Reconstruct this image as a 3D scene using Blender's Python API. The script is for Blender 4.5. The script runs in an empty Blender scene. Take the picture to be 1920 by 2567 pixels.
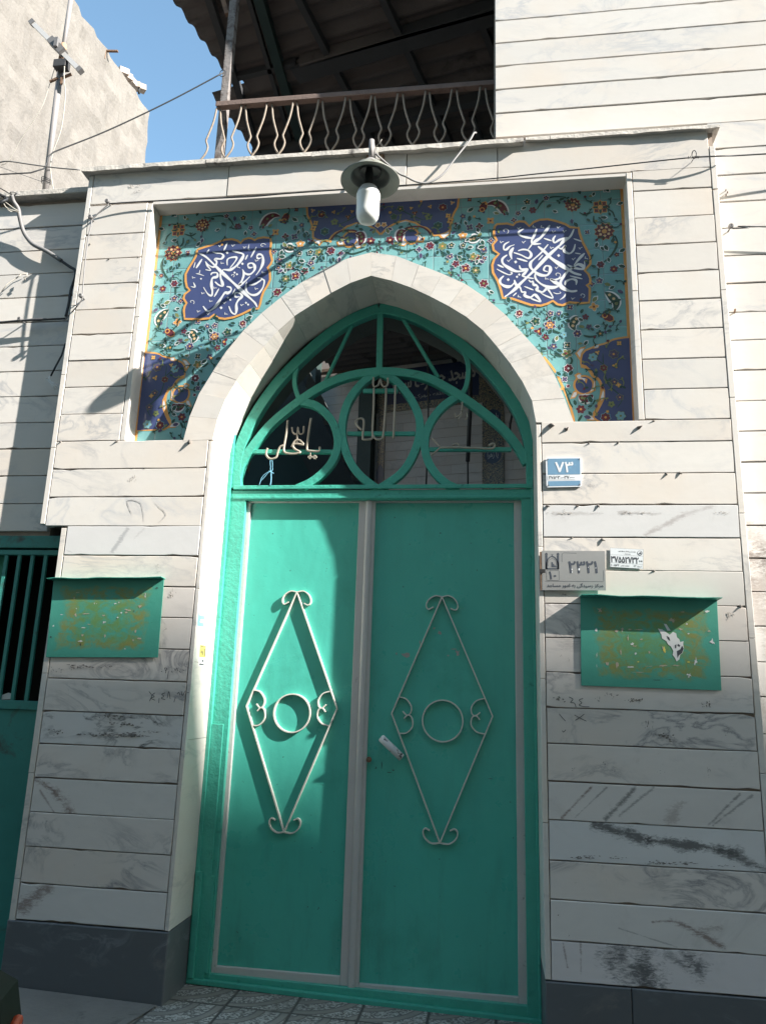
import bpy, math, random
from mathutils import Vector, Matrix
from mathutils.geometry import tessellate_polygon
random.seed(7)
PI = math.pi; rad = math.radians
S = bpy.context.scene
C = bpy.data.collections.new("scene"); S.collection.children.link(C)

# ------------------------------------------------------------------ camera
F_PX, IW, IH = 1904.4, 1920.0, 2567.0
CAM = Vector((0.5511, -3.6285, 1.3624))
YAW, PITCH, ROLL = -0.14233, 0.23845, 0.03265
_f = Vector((math.sin(YAW)*math.cos(PITCH), math.cos(YAW)*math.cos(PITCH), math.sin(PITCH)))
_r0 = Vector((math.cos(YAW), -math.sin(YAW), 0)); _u0 = _r0.cross(_f)
_r = _r0*math.cos(ROLL) + _u0*math.sin(ROLL); _u = -_r0*math.sin(ROLL) + _u0*math.cos(ROLL)
cam = bpy.data.objects.new("camera", bpy.data.cameras.new("camera")); C.objects.link(cam)
cam.data.sensor_fit = 'VERTICAL'; cam.data.sensor_height = 36.0; cam.data.lens = F_PX/IH*36.0
cam.data.clip_start = 0.05; cam.data.clip_end = 500
M3 = Matrix((_r, _u, -_f)).transposed(); cam.matrix_world = Matrix.Translation(CAM) @ M3.to_4x4()
S.camera = cam

# ------------------------------------------------------------------ light
SUN_TO = Vector((3.15, -1.0, 2.2)).normalized()
EL = math.asin(SUN_TO.z)
sun = bpy.data.objects.new("sun", bpy.data.lights.new("sun", 'SUN')); C.objects.link(sun)
sun.data.energy = 5.0; sun.data.angle = rad(0.53); sun.data.color = (1.0, 0.955, 0.89)
sun.rotation_euler = SUN_TO.to_track_quat('Z', 'Y').to_euler()
W = bpy.data.worlds.new("World"); S.world = W; W.use_nodes = True
nt = W.node_tree; bg = nt.nodes["Background"]; sky = nt.nodes.new("ShaderNodeTexSky")
sky.sky_type = 'NISHITA'; sky.sun_disc = False; sky.sun_elevation = EL
sky.sun_rotation = math.atan2(SUN_TO.x, SUN_TO.y); sky.altitude = 1200; sky.dust_density = 2.0; sky.ozone_density = 1.0
tint = nt.nodes.new("ShaderNodeMix"); tint.data_type = 'RGBA'; tint.blend_type = 'MULTIPLY'; tint.inputs[0].default_value = 1.0
tint.inputs[7].default_value = (1.02, 1.15, 1.02, 1)          # the hazy, slightly cyan sky of the city
nt.links.new(sky.outputs[0], tint.inputs[6]); nt.links.new(tint.outputs[2], bg.inputs[0]); bg.inputs[1].default_value = 0.118
S.view_settings.view_transform = 'Standard'; S.view_settings.look = 'None'
S.view_settings.exposure = 1.64; S.view_settings.gamma = 1.0; S.view_settings.use_curve_mapping = False
S.cycles.max_bounces = 8; S.cycles.diffuse_bounces = 5

# ------------------------------------------------------------------ tracing helpers: a point of the photo put on a real plane
ZM = dict(R1=(.387,0,0), R2=(.532,400,0), R3=(.4353,1200,0), R4=(.416,0,440), R5=(.399,340,460), R6=(.399,940,420),
 S1=(.4837,560,740), S2=(.3628,1320,1040), S3=(.3386,0,1300), S4=(.3707,460,1180), S5=(.4611,860,1180), S6=(.387,0,1900),
 S7=(.6046,400,2250), S8=(.3919,1300,1700), T3=(.2712,0,400), T4=(.2711,1740,300), T5=(.133,820,340), T6=(.407,1740,1000),
 CR=(.1693,1220,540), CL=(.1511,450,590), PR=(.2781,1140,430), PB=(.1935,1280,770), PT=(.1814,960,470), PC=(.1814,760,490),
 SG=(.1814,1340,1130), BR=(.2297,1440,1490), BL=(.1874,110,1430), AN=(.133,40,20), WN=(.353,0,1320),
 FA=(.2418,580,760), FB=(.2418,940,760), FC=(.133,640,1010), FD=(.1209,860,920), FE=(.133,1060,1000), E=(.2418,420,0), F=(.2902,800,0),
 ZC=(.2177,1560,270), D4=(.2418,500,180), DI=(1.161,0,0), JS=(.0995,460,1500), ZB=(.2418,1100,280))
def ray(z, x, y):
    k, ox, oy = ZM[z]; px = ox+x*k; py = oy+y*k
    return _f + _r*((px-IW/2)/F_PX) - _u*((py-IH/2)/F_PX)
def at(z, x, y, Y=0.0):
    d = ray(z, x, y); t = (Y-CAM.y)/d.y; return CAM + d*t
def atx(z, x, y, X):
    d = ray(z, x, y); t = (X-CAM.x)/d.x; return CAM + d*t
def atz(z, x, y, Zv):
    d = ray(z, x, y); t = (Zv-CAM.z)/d.z; return CAM + d*t
def xz(z, pts, Y=0.0): return [(p.x, p.z) for p in (at(z, a, b, Y) for a, b in pts)]

# ------------------------------------------------------------------ materials
def lin(r, g, b): return tuple(((c/255/12.92) if c/255 <= .04045 else ((c/255+.055)/1.055)**2.4) for c in (r, g, b))
def newmat(name):
    m = bpy.data.materials.new(name); m.use_nodes = True
    n = m.node_tree; return m, n, n.nodes["Principled BSDF"]
def nd(n, t, **k):
    o = n.nodes.new(t)
    for a, v in k.items():
        if a.startswith('i_'): o.inputs[a[2:].replace('_', ' ')].default_value = v
        else: setattr(o, a, v)
    return o
def noise(n, vec, scale, detail=5, rough=.6, dist=0.0):
    o = nd(n, "ShaderNodeTexNoise"); o.inputs['Scale'].default_value = scale; o.inputs['Detail'].default_value = detail
    o.inputs['Roughness'].default_value = rough; o.inputs['Distortion'].default_value = dist
    n.links.new(vec, o.inputs['Vector']); return o.outputs[0]
def ramp(n, fac, stops):
    o = nd(n, "ShaderNodeValToRGB"); e = o.color_ramp.elements
    while len(e) < len(stops): e.new(.5)
    for k, (p, c) in enumerate(stops):
        e[k].position = p; e[k].color = (c, c, c, 1) if isinstance(c, (int, float)) else (*c, 1)
    n.links.new(fac, o.inputs[0]); return o.outputs[0]
def mix(n, fac, a, b, mode='MIX'):
    o = nd(n, "ShaderNodeMix", data_type='RGBA', blend_type=mode)
    for s, v in ((0, fac), (6, a), (7, b)):
        if isinstance(v, (int, float)): o.inputs[s].default_value = v
        elif isinstance(v, tuple): o.inputs[s].default_value = (*v, 1)
        else: n.links.new(v, o.inputs[s])
    return o.outputs[2]
def math_(n, op, a, b=None, c=None):
    o = nd(n, "ShaderNodeMath", operation=op)
    for s, v in enumerate((a, b, c)):
        if v is None: continue
        if isinstance(v, (int, float)): o.inputs[s].default_value = v
        else: n.links.new(v, o.inputs[s])
    return o.outputs[0]
def bump(n, p, h, strength, dist=.01):
    b = nd(n, "ShaderNodeBump"); b.inputs['Strength'].default_value = strength; b.inputs['Distance'].default_value = dist
    n.links.new(h, b.inputs['Height']); n.links.new(b.outputs[0], p.inputs['Normal'])
def obj_co(n): return nd(n, "ShaderNodeTexCoord").outputs['Object']
def mapped(n, vec, sc=(1,1,1), rot=(0,0,0)):
    m = nd(n, "ShaderNodeMapping"); m.inputs['Scale'].default_value = sc; m.inputs['Rotation'].default_value = rot
    n.links.new(vec, m.inputs[0]); return m.outputs[0]
def vary(name, col, rough=.6, var=.18, scale=6, bmp=.0, bscale=60, metal=0, dirt=None, dscale=5, dlo=.58, dhi=.7, spec=.5, rvar=.1):
    """paint / stone / metal with a little tone change, optional stains and bump"""
    m, n, p = newmat(name); v = obj_co(n)
    a = noise(n, v, scale, 6); c = mix(n, a, tuple(x*(1-var) for x in col), tuple(min(1, x*(1+var)) for x in col))
    if dirt:
        d = noise(n, v, dscale, 8, .68, .4); c = mix(n, ramp(n, d, [(dlo, 0.0), (dhi, 1.0)]), c, dirt)
    n.links.new(c, p.inputs['Base Color']); p.inputs['Metallic'].default_value = metal
    r = noise(n, v, scale*2.3, 4); n.links.new(math_(n, 'MULTIPLY_ADD', r, rvar*2, rough-rvar), p.inputs['Roughness'])
    p.inputs['Specular IOR Level'].default_value = spec
    if bmp: bump(n, p, noise(n, v, bscale, 6), bmp)
    return m
def marble(name, base, vein, vamt=.5, sc=2.2, rough=.42, stain=.25, rot=.5, warm=(.78,.70,.60)):
    """each slab (mesh island) gets its own piece of stone"""
    m, n, p = newmat(name); g = nd(n, "ShaderNodeNewGeometry"); v = obj_co(n)
    rnd = g.outputs['Random Per Island']
    off = nd(n, "ShaderNodeCombineXYZ")
    n.links.new(math_(n, 'MULTIPLY', rnd, 37.0), off.inputs[0]); n.links.new(math_(n, 'MULTIPLY', rnd, 91.0), off.inputs[1]); n.links.new(math_(n, 'MULTIPLY', rnd, 53.0), off.inputs[2])
    add = nd(n, "ShaderNodeVectorMath", operation='ADD'); n.links.new(v, add.inputs[0]); n.links.new(off.outputs[0], add.inputs[1])
    vv = mapped(n, add.outputs[0], (1, 1, 2.1), (0, rot, 0))
    w1 = noise(n, vv, sc, 9, .62, 1.1)
    ln = ramp(n, math_(n, 'ABSOLUTE', math_(n, 'SUBTRACT', w1, .5)), [(0, 1.0), (.012, .55), (.05, .0)])
    gate = ramp(n, noise(n, vv, sc*.55, 3), [(.45, 0.0), (.62, 1.0)])
    w2 = noise(n, mapped(n, add.outputs[0], (1.2, 1, 3.6), (0, rot*1.7, 0)), sc*2.2, 10, .7, .5)
    cl = ramp(n, w2, [(.35, 0.0), (.75, 1.0)])
    tone = ramp(n, rnd, [(0, .86), (.3, 1.0), (.55, .92), (.8, 1.02), (1, .95)])
    c = mix(n, tone, (0, 0, 0), base); c = mix(n, math_(n, 'MULTIPLY', cl, .36), c, tuple(x*.80 for x in base))
    wm = ramp(n, noise(n, add.outputs[0], 1.4, 4), [(.46, 0.0), (.72, .6)])
    c = mix(n, wm, c, tuple(a*b for a, b in zip(base, (.97, .885, .80))))
    c = mix(n, math_(n, 'MULTIPLY', math_(n, 'MULTIPLY', ln, gate), vamt), c, vein)
    st = ramp(n, noise(n, v, 3.1, 10, .72, .6), [(.6, 0.0), (.78, 1.0)])
    c = mix(n, math_(n, 'MULTIPLY', st, stain), c, (.28, .25, .23))
    sp = ramp(n, noise(n, v, 55, 3, .6), [(.70, 0.0), (.76, 1.0)])
    c = mix(n, math_(n, 'MULTIPLY', sp, stain*.9), c, (.16, .14, .13))
    n.links.new(c, p.inputs['Base Color']); p.inputs['Roughness'].default_value = rough
    p.inputs['Specular IOR Level'].default_value = .35
    bump(n, p, noise(n, v, 26, 6), .12, .004); return m

M_marble = marble("marble_cladding", (.655,.618,.572), (.36,.36,.37), .75)
M_marbleW = marble("marble_clean", (.655,.625,.585), (.42,.43,.45), .75, 1.7, stain=.10, rot=.12)
M_marbleD = marble("marble_stained_lifted", (.70,.645,.60), (.22,.21,.22), .85, 2.6, stain=.55, rot=.75)  # stained stone, its base lightened so the shaded lower courses read brighter
M_marbleV = marble("marble_dark_veined", (.66,.645,.635), (.06,.065,.07), 1.0, 3.2, stain=.4, rot=.35)  # base lightened as well, to lift the shade on its low course
M_marbleP = marble("marble_pink_veined", (.67,.625,.60), (.22,.13,.12), .9, 1.6, stain=.35, rot=.95)
M_slate = marble("dark_slate_plinth", (.115,.125,.135), (.2,.21,.23), .9, 3.0, .5, stain=.5)
M_archM = marble("arch_marble", (.665,.63,.585), (.36,.35,.34), .7, 2.0, stain=.3)
M_mortar = vary("mortar_joint", (.34,.275,.23), .95, .3, 20)
M_cement = vary("cement_coping", (.50,.465,.42), .95, .25, 9, .6, 45, dirt=(.12,.11,.10), dscale=7)
M_plast = None
M_teal = vary("teal_gloss_paint", (.07,.44,.35), .30, .10, 3, .06, 30, dirt=(.045,.31,.23), dscale=2.2, dlo=.55, dhi=.8, spec=.55)
n_ = M_teal.node_tree; p_ = n_.nodes["Principled BSDF"]; v_ = obj_co(n_)
h_ = math_(n_, 'ADD', math_(n_, 'MULTIPLY', noise(n_, mapped(n_, v_, (1, 1, .6)), 2.6, 3), 1.0), math_(n_, 'MULTIPLY', noise(n_, v_, 60, 4), .04)); bump(n_, p_, h_, .6, .02)
base_ = p_.inputs['Base Color'].links[0].from_socket; sp_ = nd(n_, "ShaderNodeSeparateXYZ"); n_.links.new(v_, sp_.inputs[0])
grime = math_(n_, 'MULTIPLY', ramp(n_, noise(n_, mapped(n_, v_, (3.5, 1, .5)), 3.0, 8, .7), [(.5, 0.0), (.78, .7)]), ramp(n_, sp_.outputs[2], [(.0, .9), (.75, .25)]))
spk = ramp(n_, noise(n_, v_, 46, 2), [(.74, 0.0), (.77, .8)])
c_ = mix(n_, grime, base_, (.04,.12,.10)); c_ = mix(n_, spk, c_, (.03,.07,.06)); n_.links.new(c_, p_.inputs['Base Color'])
M_tealF = vary("teal_thick_paint", (.06,.385,.295), .38, .16, 9, .55, 38, dirt=(.02,.16,.12), dscale=14, dlo=.6, dhi=.72)
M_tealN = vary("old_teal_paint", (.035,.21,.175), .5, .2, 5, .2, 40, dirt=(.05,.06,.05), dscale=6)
M_leafgrey = vary("pale_grey_paint", (.52,.50,.48), .42, .1, 8, .15, 40, dirt=(.25,.22,.2), dscale=10, dlo=.64)
M_orn = vary("cream_metal_bar", (.62,.60,.54), .4, .1, 12)
M_letter = vary("bare_bronze_rod", (.40,.355,.29), .45, .2, 20, metal=.15)
M_turq = None
M_blue = vary("cobalt_glaze", (.058,.078,.185), .16, .12, 8, .05, 20)
M_orange = vary("orange_glaze", (.62,.31,.095), .25, .2, 30)
M_white = vary("white_glaze", (.66,.67,.69), .22, .05, 20)
M_maroon = vary("maroon_glaze", (.12,.028,.042), .22, .25, 40)
M_purple = vary("violet_glaze", (.075,.06,.12), .22, .25, 40)
M_green = vary("bottle_green_glaze", (.028,.075,.058), .22, .3, 30)
M_olive = vary("olive_glaze", (.17,.20,.085), .25, .25, 30)
M_skyb = vary("pale_blue_glaze", (.17,.36,.42), .22, .2, 30)
M_peach = vary("peach_glaze", (.66,.45,.25), .25, .2, 30)
M_rust = vary("rusty_steel", (.20,.12,.075), .8, .35, 14, .5, 60, dirt=(.07,.04,.03), dscale=9)
M_rail = vary("weathered_pink_rail", (.17,.12,.10), .75, .25, 14, .4, 60, dirt=(.12,.07,.05), dscale=9)
M_balus = vary("cream_baluster", (.25,.205,.16), .65, .2, 20, .2, 60, dirt=(.2,.12,.08), dscale=18)
M_asb = vary("asbestos_sheet", (.11,.093,.086), .95, .3, 3, .3, 30, dirt=(.035,.028,.026), dscale=2)
M_beam = vary("dark_steel_beam", (.045,.045,.047), .7, .3, 6)
M_beamG = vary("dark_green_beam", (.02,.04,.036), .6, .3, 6)
M_post = vary("peeling_grey_post", (.22,.20,.19), .8, .3, 12, .5, 40, dirt=(.09,.07,.06), dscale=14, dlo=.5, dhi=.6)
M_mast = vary("mast_grey_paint", (.24,.225,.22), .6, .12, 10)
M_cableG = vary("grey_cable", (.17,.165,.165), .6, .1, 20)
M_cableD = vary("dark_cable", (.022,.024,.027), .6, .15, 20)
M_wireW = vary("pale_wire", (.34,.32,.28), .6, .1, 30)
M_shade = vary("enamel_grey_green", (.20,.205,.175), .45, .2, 14, .1, 40, dirt=(.12,.10,.075), dscale=22, dlo=.62, dhi=.66)
M_shadeD = vary("enamel_inside_bowl", (.085,.088,.08), .5, .2, 14)
M_black = vary("black_plastic", (.02,.02,.02), .8, .1, 20)
M_signB = vary("sign_blue_enamel", (.15,.28,.41), .35, .06, 12, dirt=(.2,.38,.55), dscale=40)
M_signW = vary("sign_white_enamel", (.72,.74,.76), .35, .04, 20)
M_signG = vary("brushed_grey_plate", (.31,.31,.305), .42, .06, 30, metal=.25)
M_paper = vary("white_paper", (.70,.70,.69), .9, .05, 30)
M_paperB = vary("beige_paper_scrap", (.48,.40,.31), .9, .2, 30)
M_ink = vary("black_ink", (.05,.055,.065), .7, .1, 30)
M_inkG = vary("grey_ink", (.26,.25,.25), .8, .2, 30)
M_yel = vary("yellow_sticker", (.72,.60,.12), .6, .08, 40)
M_cyan = vary("blue_sticker", (.20,.50,.68), .6, .1, 40)
M_residue = vary("glue_residue", (.16,.14,.125), .95, .5, 60)
M_residueL = vary("pale_glue_residue", (.36,.33,.30), .95, .4, 60)
M_dark = vary("unlit_black", (.018,.02,.02), .9, .2, 3)  # near-black colour standing for an unlit interior
M_vault = vary("raw_vault_cement", (.17,.16,.15), .95, .3, 5, .4, 30)
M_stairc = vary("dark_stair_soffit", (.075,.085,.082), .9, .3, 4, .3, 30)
M_concrete = vary("rough_concrete", (.17,.163,.15), .95, .3, 6, .9, 40, dirt=(.07,.07,.065), dscale=5)
M_asphalt = vary("asphalt", (.055,.055,.056), .95, .3, 40, .8, 120)
M_opp = vary("opposite_render", (.46,.40,.33), .95, .15, 1.2, .3, 10)
M_roadp = vary("kerb_stone", (.28,.27,.26), .95, .2, 8, .4, 40)

def mat_turq():
    m, n, p = newmat("turquoise_tiles"); v = obj_co(n); s = nd(n, "ShaderNodeSeparateXYZ"); n.links.new(v, s.inputs[0])
    T = .1508
    def line(o, off):
        f = math_(n, 'FRACT', math_(n, 'ADD', math_(n, 'DIVIDE', o, T), off))
        return math_(n, 'MINIMUM', f, math_(n, 'SUBTRACT', 1.0, f))
    d = math_(n, 'MINIMUM', line(s.outputs[0], TILE_OX), line(s.outputs[2], TILE_OZ))
    g = ramp(n, d, [(.008, 1.0), (.018, 0.0)])
    a = noise(n, v, 4.5, 5)
    c = mix(n, a, (.125,.30,.315), (.20,.43,.435))
    c = mix(n, ramp(n, noise(n, v, 13, 4), [(.5, 0.0), (.8, .4)]), c, (.10,.31,.33))
    c = mix(n, g, c, (.19,.27,.28)); n.links.new(c, p.inputs['Base Color'])
    p.inputs['Roughness'].default_value = .17
    h = mix(n, .25, ramp(n, d, [(.0, 0.0), (.03, .8), (.2, 1.0)]), noise(n, v, 22, 3)); bump(n, p, h, .35, .006); return m
TILE_OX, TILE_OZ = .34, .28
M_turq = mat_turq()
def mat_plaster():
    m, n, p = newmat("rough_plaster"); v = obj_co(n)
    c = mix(n, noise(n, v, 1.6, 8, .7, .8), (.13,.117,.106), (.235,.213,.19))
    st = ramp(n, noise(n, mapped(n, v, (1, 1, .35), (.5, 0, 0)), 5, 9, .75, .8), [(.48, 0.0), (.75, .6)])
    c = mix(n, st, c, (.09,.078,.067)); n.links.new(c, p.inputs['Base Color']); p.inputs['Roughness'].default_value = .95
    h = mix(n, .5, noise(n, v, 6, 8, .7, .6), noise(n, v, 28, 6)); bump(n, p, h, .42, .05); return m
M_plast = mat_plaster()
def mat_board(name, cx, cz, hw, hh, sd):
    """teal sheet with a worn, glue-stained middle"""
    m, n, p = newmat(name); v = obj_co(n); s = nd(n, "ShaderNodeSeparateXYZ"); n.links.new(v, s.inputs[0])
    wob = noise(n, v, 9 + sd, 6)
    dx = math_(n, 'DIVIDE', math_(n, 'ABSOLUTE', math_(n, 'SUBTRACT', s.outputs[0], cx)), hw)
    dz = math_(n, 'DIVIDE', math_(n, 'ABSOLUTE', math_(n, 'SUBTRACT', s.outputs[2], cz)), hh)
    d = math_(n, 'ADD', math_(n, 'MAXIMUM', dx, dz), math_(n, 'MULTIPLY', math_(n, 'SUBTRACT', wob, .5), .55))
    inside = ramp(n, d, [(.62, 1.0), (.80, 0.0)]); edge = ramp(n, d, [(.36, .0), (.58, 1.0), (.70, 1.0), (.80, 0.0)])
    w = noise(n, mapped(n, v, (1, 1, 1.4)), 16, 10, .72, 1.2 if sd else .7); w2 = noise(n, v, 42, 8, .7, .5)
    c = mix(n, noise(n, v, 5, 6), (.04,.27,.20), (.085,.38,.29))
    c = mix(n, math_(n, 'MULTIPLY', inside, ramp(n, w, [(.36 + .05*(1-sd), 0.0), (.58, .95)])), c, (.13,.27,.09))
    c = mix(n, math_(n, 'MULTIPLY', edge, ramp(n, w, [(.40, 0.0), (.64, .9)])), c, (.25,.24,.07))
    c = mix(n, math_(n, 'MULTIPLY', inside, ramp(n, w2, [(.63, 0.0), (.75, .6)])), c, (.27,.19,.09))
    c = mix(n, ramp(n, noise(n, mapped(n, v, (1, 1, 3)), 30, 8, .75), [(.63, 0.0), (.72, .7)]), c, (.015,.06,.05))
    n.links.new(c, p.inputs['Base Color']); p.inputs['Roughness'].default_value = .5; bump(n, p, w2, .25, .004); return m
def mat_pavement():
    m, n, p = newmat("terrazzo_paving"); v = obj_co(n); s = nd(n, "ShaderNodeSeparateXYZ"); n.links.new(v, s.inputs[0])
    T = .30
    fx = math_(n, 'FRACT', math_(n, 'DIVIDE', math_(n, 'ADD', s.outputs[0], 5.12), T)); fy = math_(n, 'FRACT', math_(n, 'DIVIDE', math_(n, 'ADD', s.outputs[1], 5.02), T))
    e = math_(n, 'MINIMUM', math_(n, 'MINIMUM', fx, math_(n, 'SUBTRACT', 1.0, fx)), math_(n, 'MINIMUM', fy, math_(n, 'SUBTRACT', 1.0, fy)))
    joint = ramp(n, e, [(.012, 1.0), (.03, 0.0)])
    r = math_(n, 'SQRT', math_(n, 'ADD', math_(n, 'POWER', fx, 2.0), math_(n, 'POWER', math_(n, 'SUBTRACT', 1.0, fy), 2.0)))
    ring = math_(n, 'ABSOLUTE', math_(n, 'SUBTRACT', math_(n, 'FRACT', math_(n, 'MULTIPLY', r, 2.7)), .5))
    groove = ramp(n, ring, [(.13, 1.0), (.17, 0.0)]); lip = ramp(n, ring, [(.12, 0.0), (.15, 1.0), (.19, 1.0), (.22, 0.0)])
    vo = nd(n, "ShaderNodeTexVoronoi"); vo.inputs['Scale'].default_value = 120; n.links.new(v, vo.inputs['Vector'])
    sp = nd(n, "ShaderNodeSeparateColor"); n.links.new(vo.outputs['Color'], sp.inputs[0])
    c = mix(n, ramp(n, sp.outputs[0], [(.3, 0.0), (.7, 1.0)]), (.13,.125,.115), (.44,.42,.39))
    c = mix(n, groove, c, (.25,.235,.21)); c = mix(n, lip, c, (.14,.13,.12)); c = mix(n, joint, c, (.07,.065,.06))
    c = mix(n, ramp(n, noise(n, v, 2.5, 6), [(.4, 0.0), (.75, .6)]), c, (.10,.095,.085))
    n.links.new(c, p.inputs['Base Color']); p.inputs['Roughness'].default_value = .85
    h = math_(n, 'SUBTRACT', math_(n, 'MULTIPLY', sp.outputs[0], .6), math_(n, 'ADD', math_(n, 'MULTIPLY', groove, -2.0), math_(n, 'MULTIPLY', joint, 2.0))); bump(n, p, h, .5, .004); return m
M_pave = mat_pavement()
def mat_ornate():
    m, n, p = newmat("small_ornament_tiles"); v = obj_co(n)
    w = noise(n, v, 26, 3, .5, 2.2)
    c = mix(n, ramp(n, w, [(.44, 0.0), (.47, 1.0), (.53, 1.0), (.56, 0.0)]), (.025,.04,.06), (.36,.28,.16))
    c = mix(n, ramp(n, noise(n, v, 34, 2, .5, 1.5), [(.60, 0.0), (.64, 1.0)]), c, (.10,.14,.12))
    n.links.new(c, p.inputs['Base Color']); p.inputs['Roughness'].default_value = .3; return m
M_ornate = mat_ornate()
def mat_glassy(name, col, rough=.05):
    m, n, p = newmat(name); p.inputs['Base Color'].default_value = (*col, 1); p.inputs['Roughness'].default_value = rough; return m
M_glass = mat_glassy("dark_car_glass", (.02,.025,.03)); M_tyre = vary("tyre_rubber", (.02,.02,.02), .9, .2, 20)
M_carG = vary("dark_olive_car_paint", (.016,.020,.015), .6, .06, 2, spec=.08); M_carB = vary("pale_blue_car_paint", (.34,.42,.47), .2, .04, 2)
M_amber = mat_glassy("amber_lens", (.36,.045,.012), .25); M_chrome = vary("worn_chrome", (.45,.45,.46), .3, .1, 8, metal=.9)
M_bulb = vary("white_bulb_plastic", (.80,.80,.77), .35, .02, 8)
M_bulbN = vary("bulb_neck_plastic", (.55,.55,.58), .4, .04, 8)
M_brick = vary("loose_pale_brick", (.45,.38,.33), .95, .3, 14, .6, 40)

def stone_with_veins(name, base, segs, rough=.45):
    """one slab whose dark veins run along given lines (x0,z0,x1,z1,half width,colour,strength,streak angle)"""
    m, n, p = newmat(name); v = obj_co(n)
    c = mix(n, noise(n, mapped(n, v, (1, 1, 2.5)), 3, 9, .65, .8), tuple(x*.86 for x in base), tuple(min(1, x*1.06) for x in base))
    st = ramp(n, noise(n, v, 3.1, 10, .72, .6), [(.58, 0.0), (.78, .35)]); c = mix(n, st, c, (.28, .25, .23))
    for (x0, z0, x1, z1, w, col, k, ang) in segs:
        nz = nd(n, "ShaderNodeTexNoise"); nz.inputs['Scale'].default_value = 9; nz.inputs['Detail'].default_value = 6; n.links.new(v, nz.inputs['Vector'])
        wp = nd(n, "ShaderNodeVectorMath", operation='MULTIPLY_ADD'); n.links.new(nz.outputs['Color'], wp.inputs[0]); wp.inputs[1].default_value = (w*1.6, 0, w*1.6); 
        sh = nd(n, "ShaderNodeVectorMath", operation='SUBTRACT'); n.links.new(v, sh.inputs[0]); sh.inputs[1].default_value = (w*.8, 0, w*.8); n.links.new(sh.outputs[0], wp.inputs[2])
        pa = nd(n, "ShaderNodeVectorMath", operation='SUBTRACT'); n.links.new(wp.outputs[0], pa.inputs[0]); pa.inputs[1].default_value = (x0, 0, z0)
        fl_ = nd(n, "ShaderNodeVectorMath", operation='MULTIPLY'); n.links.new(pa.outputs[0], fl_.inputs[0]); fl_.inputs[1].default_value = (1, 0, 1)
        ab = (x1-x0, 0, z1-z0); l2 = ab[0]**2+ab[2]**2
        dt = nd(n, "ShaderNodeVectorMath", operation='DOT_PRODUCT'); n.links.new(fl_.outputs[0], dt.inputs[0]); dt.inputs[1].default_value = ab
        t = nd(n, "ShaderNodeClamp"); n.links.new(math_(n, 'DIVIDE', dt.outputs['Value'], l2), t.inputs[0])
        sc_ = nd(n, "ShaderNodeVectorMath", operation='SCALE'); sc_.inputs[0].default_value = ab; n.links.new(t.outputs[0], sc_.inputs['Scale'])
        df = nd(n, "ShaderNodeVectorMath", operation='DISTANCE'); n.links.new(fl_.outputs[0], df.inputs[0]); n.links.new(sc_.outputs[0], df.inputs[1])
        d = math_(n, 'DIVIDE', df.outputs['Value'], w)
        g = noise(n, mapped(n, v, (1, 1, 3.2), (0, ang, 0)), 34, 12, .78, .8); g2 = noise(n, v, 7, 5)
        f = math_(n, 'ADD', math_(n, 'SUBTRACT', 1.0, d), math_(n, 'ADD', math_(n, 'MULTIPLY', math_(n, 'SUBTRACT', g, .5), 4.4), math_(n, 'MULTIPLY', math_(n, 'SUBTRACT', g2, .55), 3.0)))
        c = mix(n, math_(n, 'MULTIPLY', ramp(n, f, [(.0, 0.0), (.85, 1.0)]), k*.88), c, col)
    n.links.new(c, p.inputs['Base Color']); p.inputs['Roughness'].default_value = rough; p.inputs['Specular IOR Level'].default_value = .35
    bump(n, p, noise(n, v, 26, 6), .12, .004); return m
def seg(z, a, b, w, col, k=1.0, ang=.3):
    p, q = at(z, *a), at(z, *b); return (p.x, p.z, q.x, q.z, w, col, k, ang)
def segr(z, a, b, w, col, k=1.0, ang=.3):
    p, q = at(z, *a, .108), at(z, *b, .108); return (p.x, p.z, q.x, q.z, w, col, k, ang)
SOOT, DUST = (.20,.165,.15), (.36,.315,.285)
M_soot = stone_with_veins("sooty_marble", (.62,.60,.575), [segr('T6',(340,830),(440,900),.10,DUST,.8,0), segr('T6',(330,1010),(440,1180),.14,DUST,.85,0), segr('T6',(345,1230),(440,1420),.12,DUST,.8,0), segr('T6',(420,930),(440,960),.05,SOOT,.9,0), segr('T6',(400,1000),(440,1040),.05,SOOT,.9,0), segr('T6',(305,760),(330,770),.04,DUST,.7,0), segr('T6',(350,965),(400,975),.025,SOOT,.8,0), segr('T6',(345,1090),(360,1130),.03,SOOT,.6,0), segr('T6',(390,1850),(430,1900),.05,DUST,.5,0)])
BK, SLT, BRN = (.085,.083,.082), (.115,.115,.118), (.20,.135,.115)  # low streaked slabs below also have bases lightened against their shade
M_sA = stone_with_veins("marble_black_streak", (.68,.665,.655), [seg('S8',(480,935),(830,1030),.030,BK,1,.2), seg('S8',(830,1030),(1390,1112),.026,BK,1,.2), seg('S8',(1280,1110),(1600,1235),.024,BK,.9,.35)])
M_sB = stone_with_veins("marble_slate_patches", (.69,.65,.645), [seg('S8',(640,1760),(760,1870),.095,SLT,1,.9), seg('S8',(780,1750),(830,1880),.075,SLT,.9,.9), seg('S8',(960,1770),(1060,1850),.030,SLT,.8,.9), seg('S8',(1110,1800),(1150,1850),.055,SLT,1,.9), seg('S8',(285,1700),(310,1850),.007,BRN,.8,0), seg('S8',(395,1700),(395,1890),.007,BRN,.7,0)])
M_sC = stone_with_veins("marble_rose_streak", (.69,.655,.625), [seg('S8',(850,1558),(980,1556),.007,BRN,.9,.2), seg('S8',(980,1556),(1300,1710),.020,BRN,.9,-.4), seg('S8',(1150,1610),(1290,1600),.018,BRN,.6,0), seg('S8',(640,1600),(1010,1720),.004,BK,.5,0)])
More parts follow.
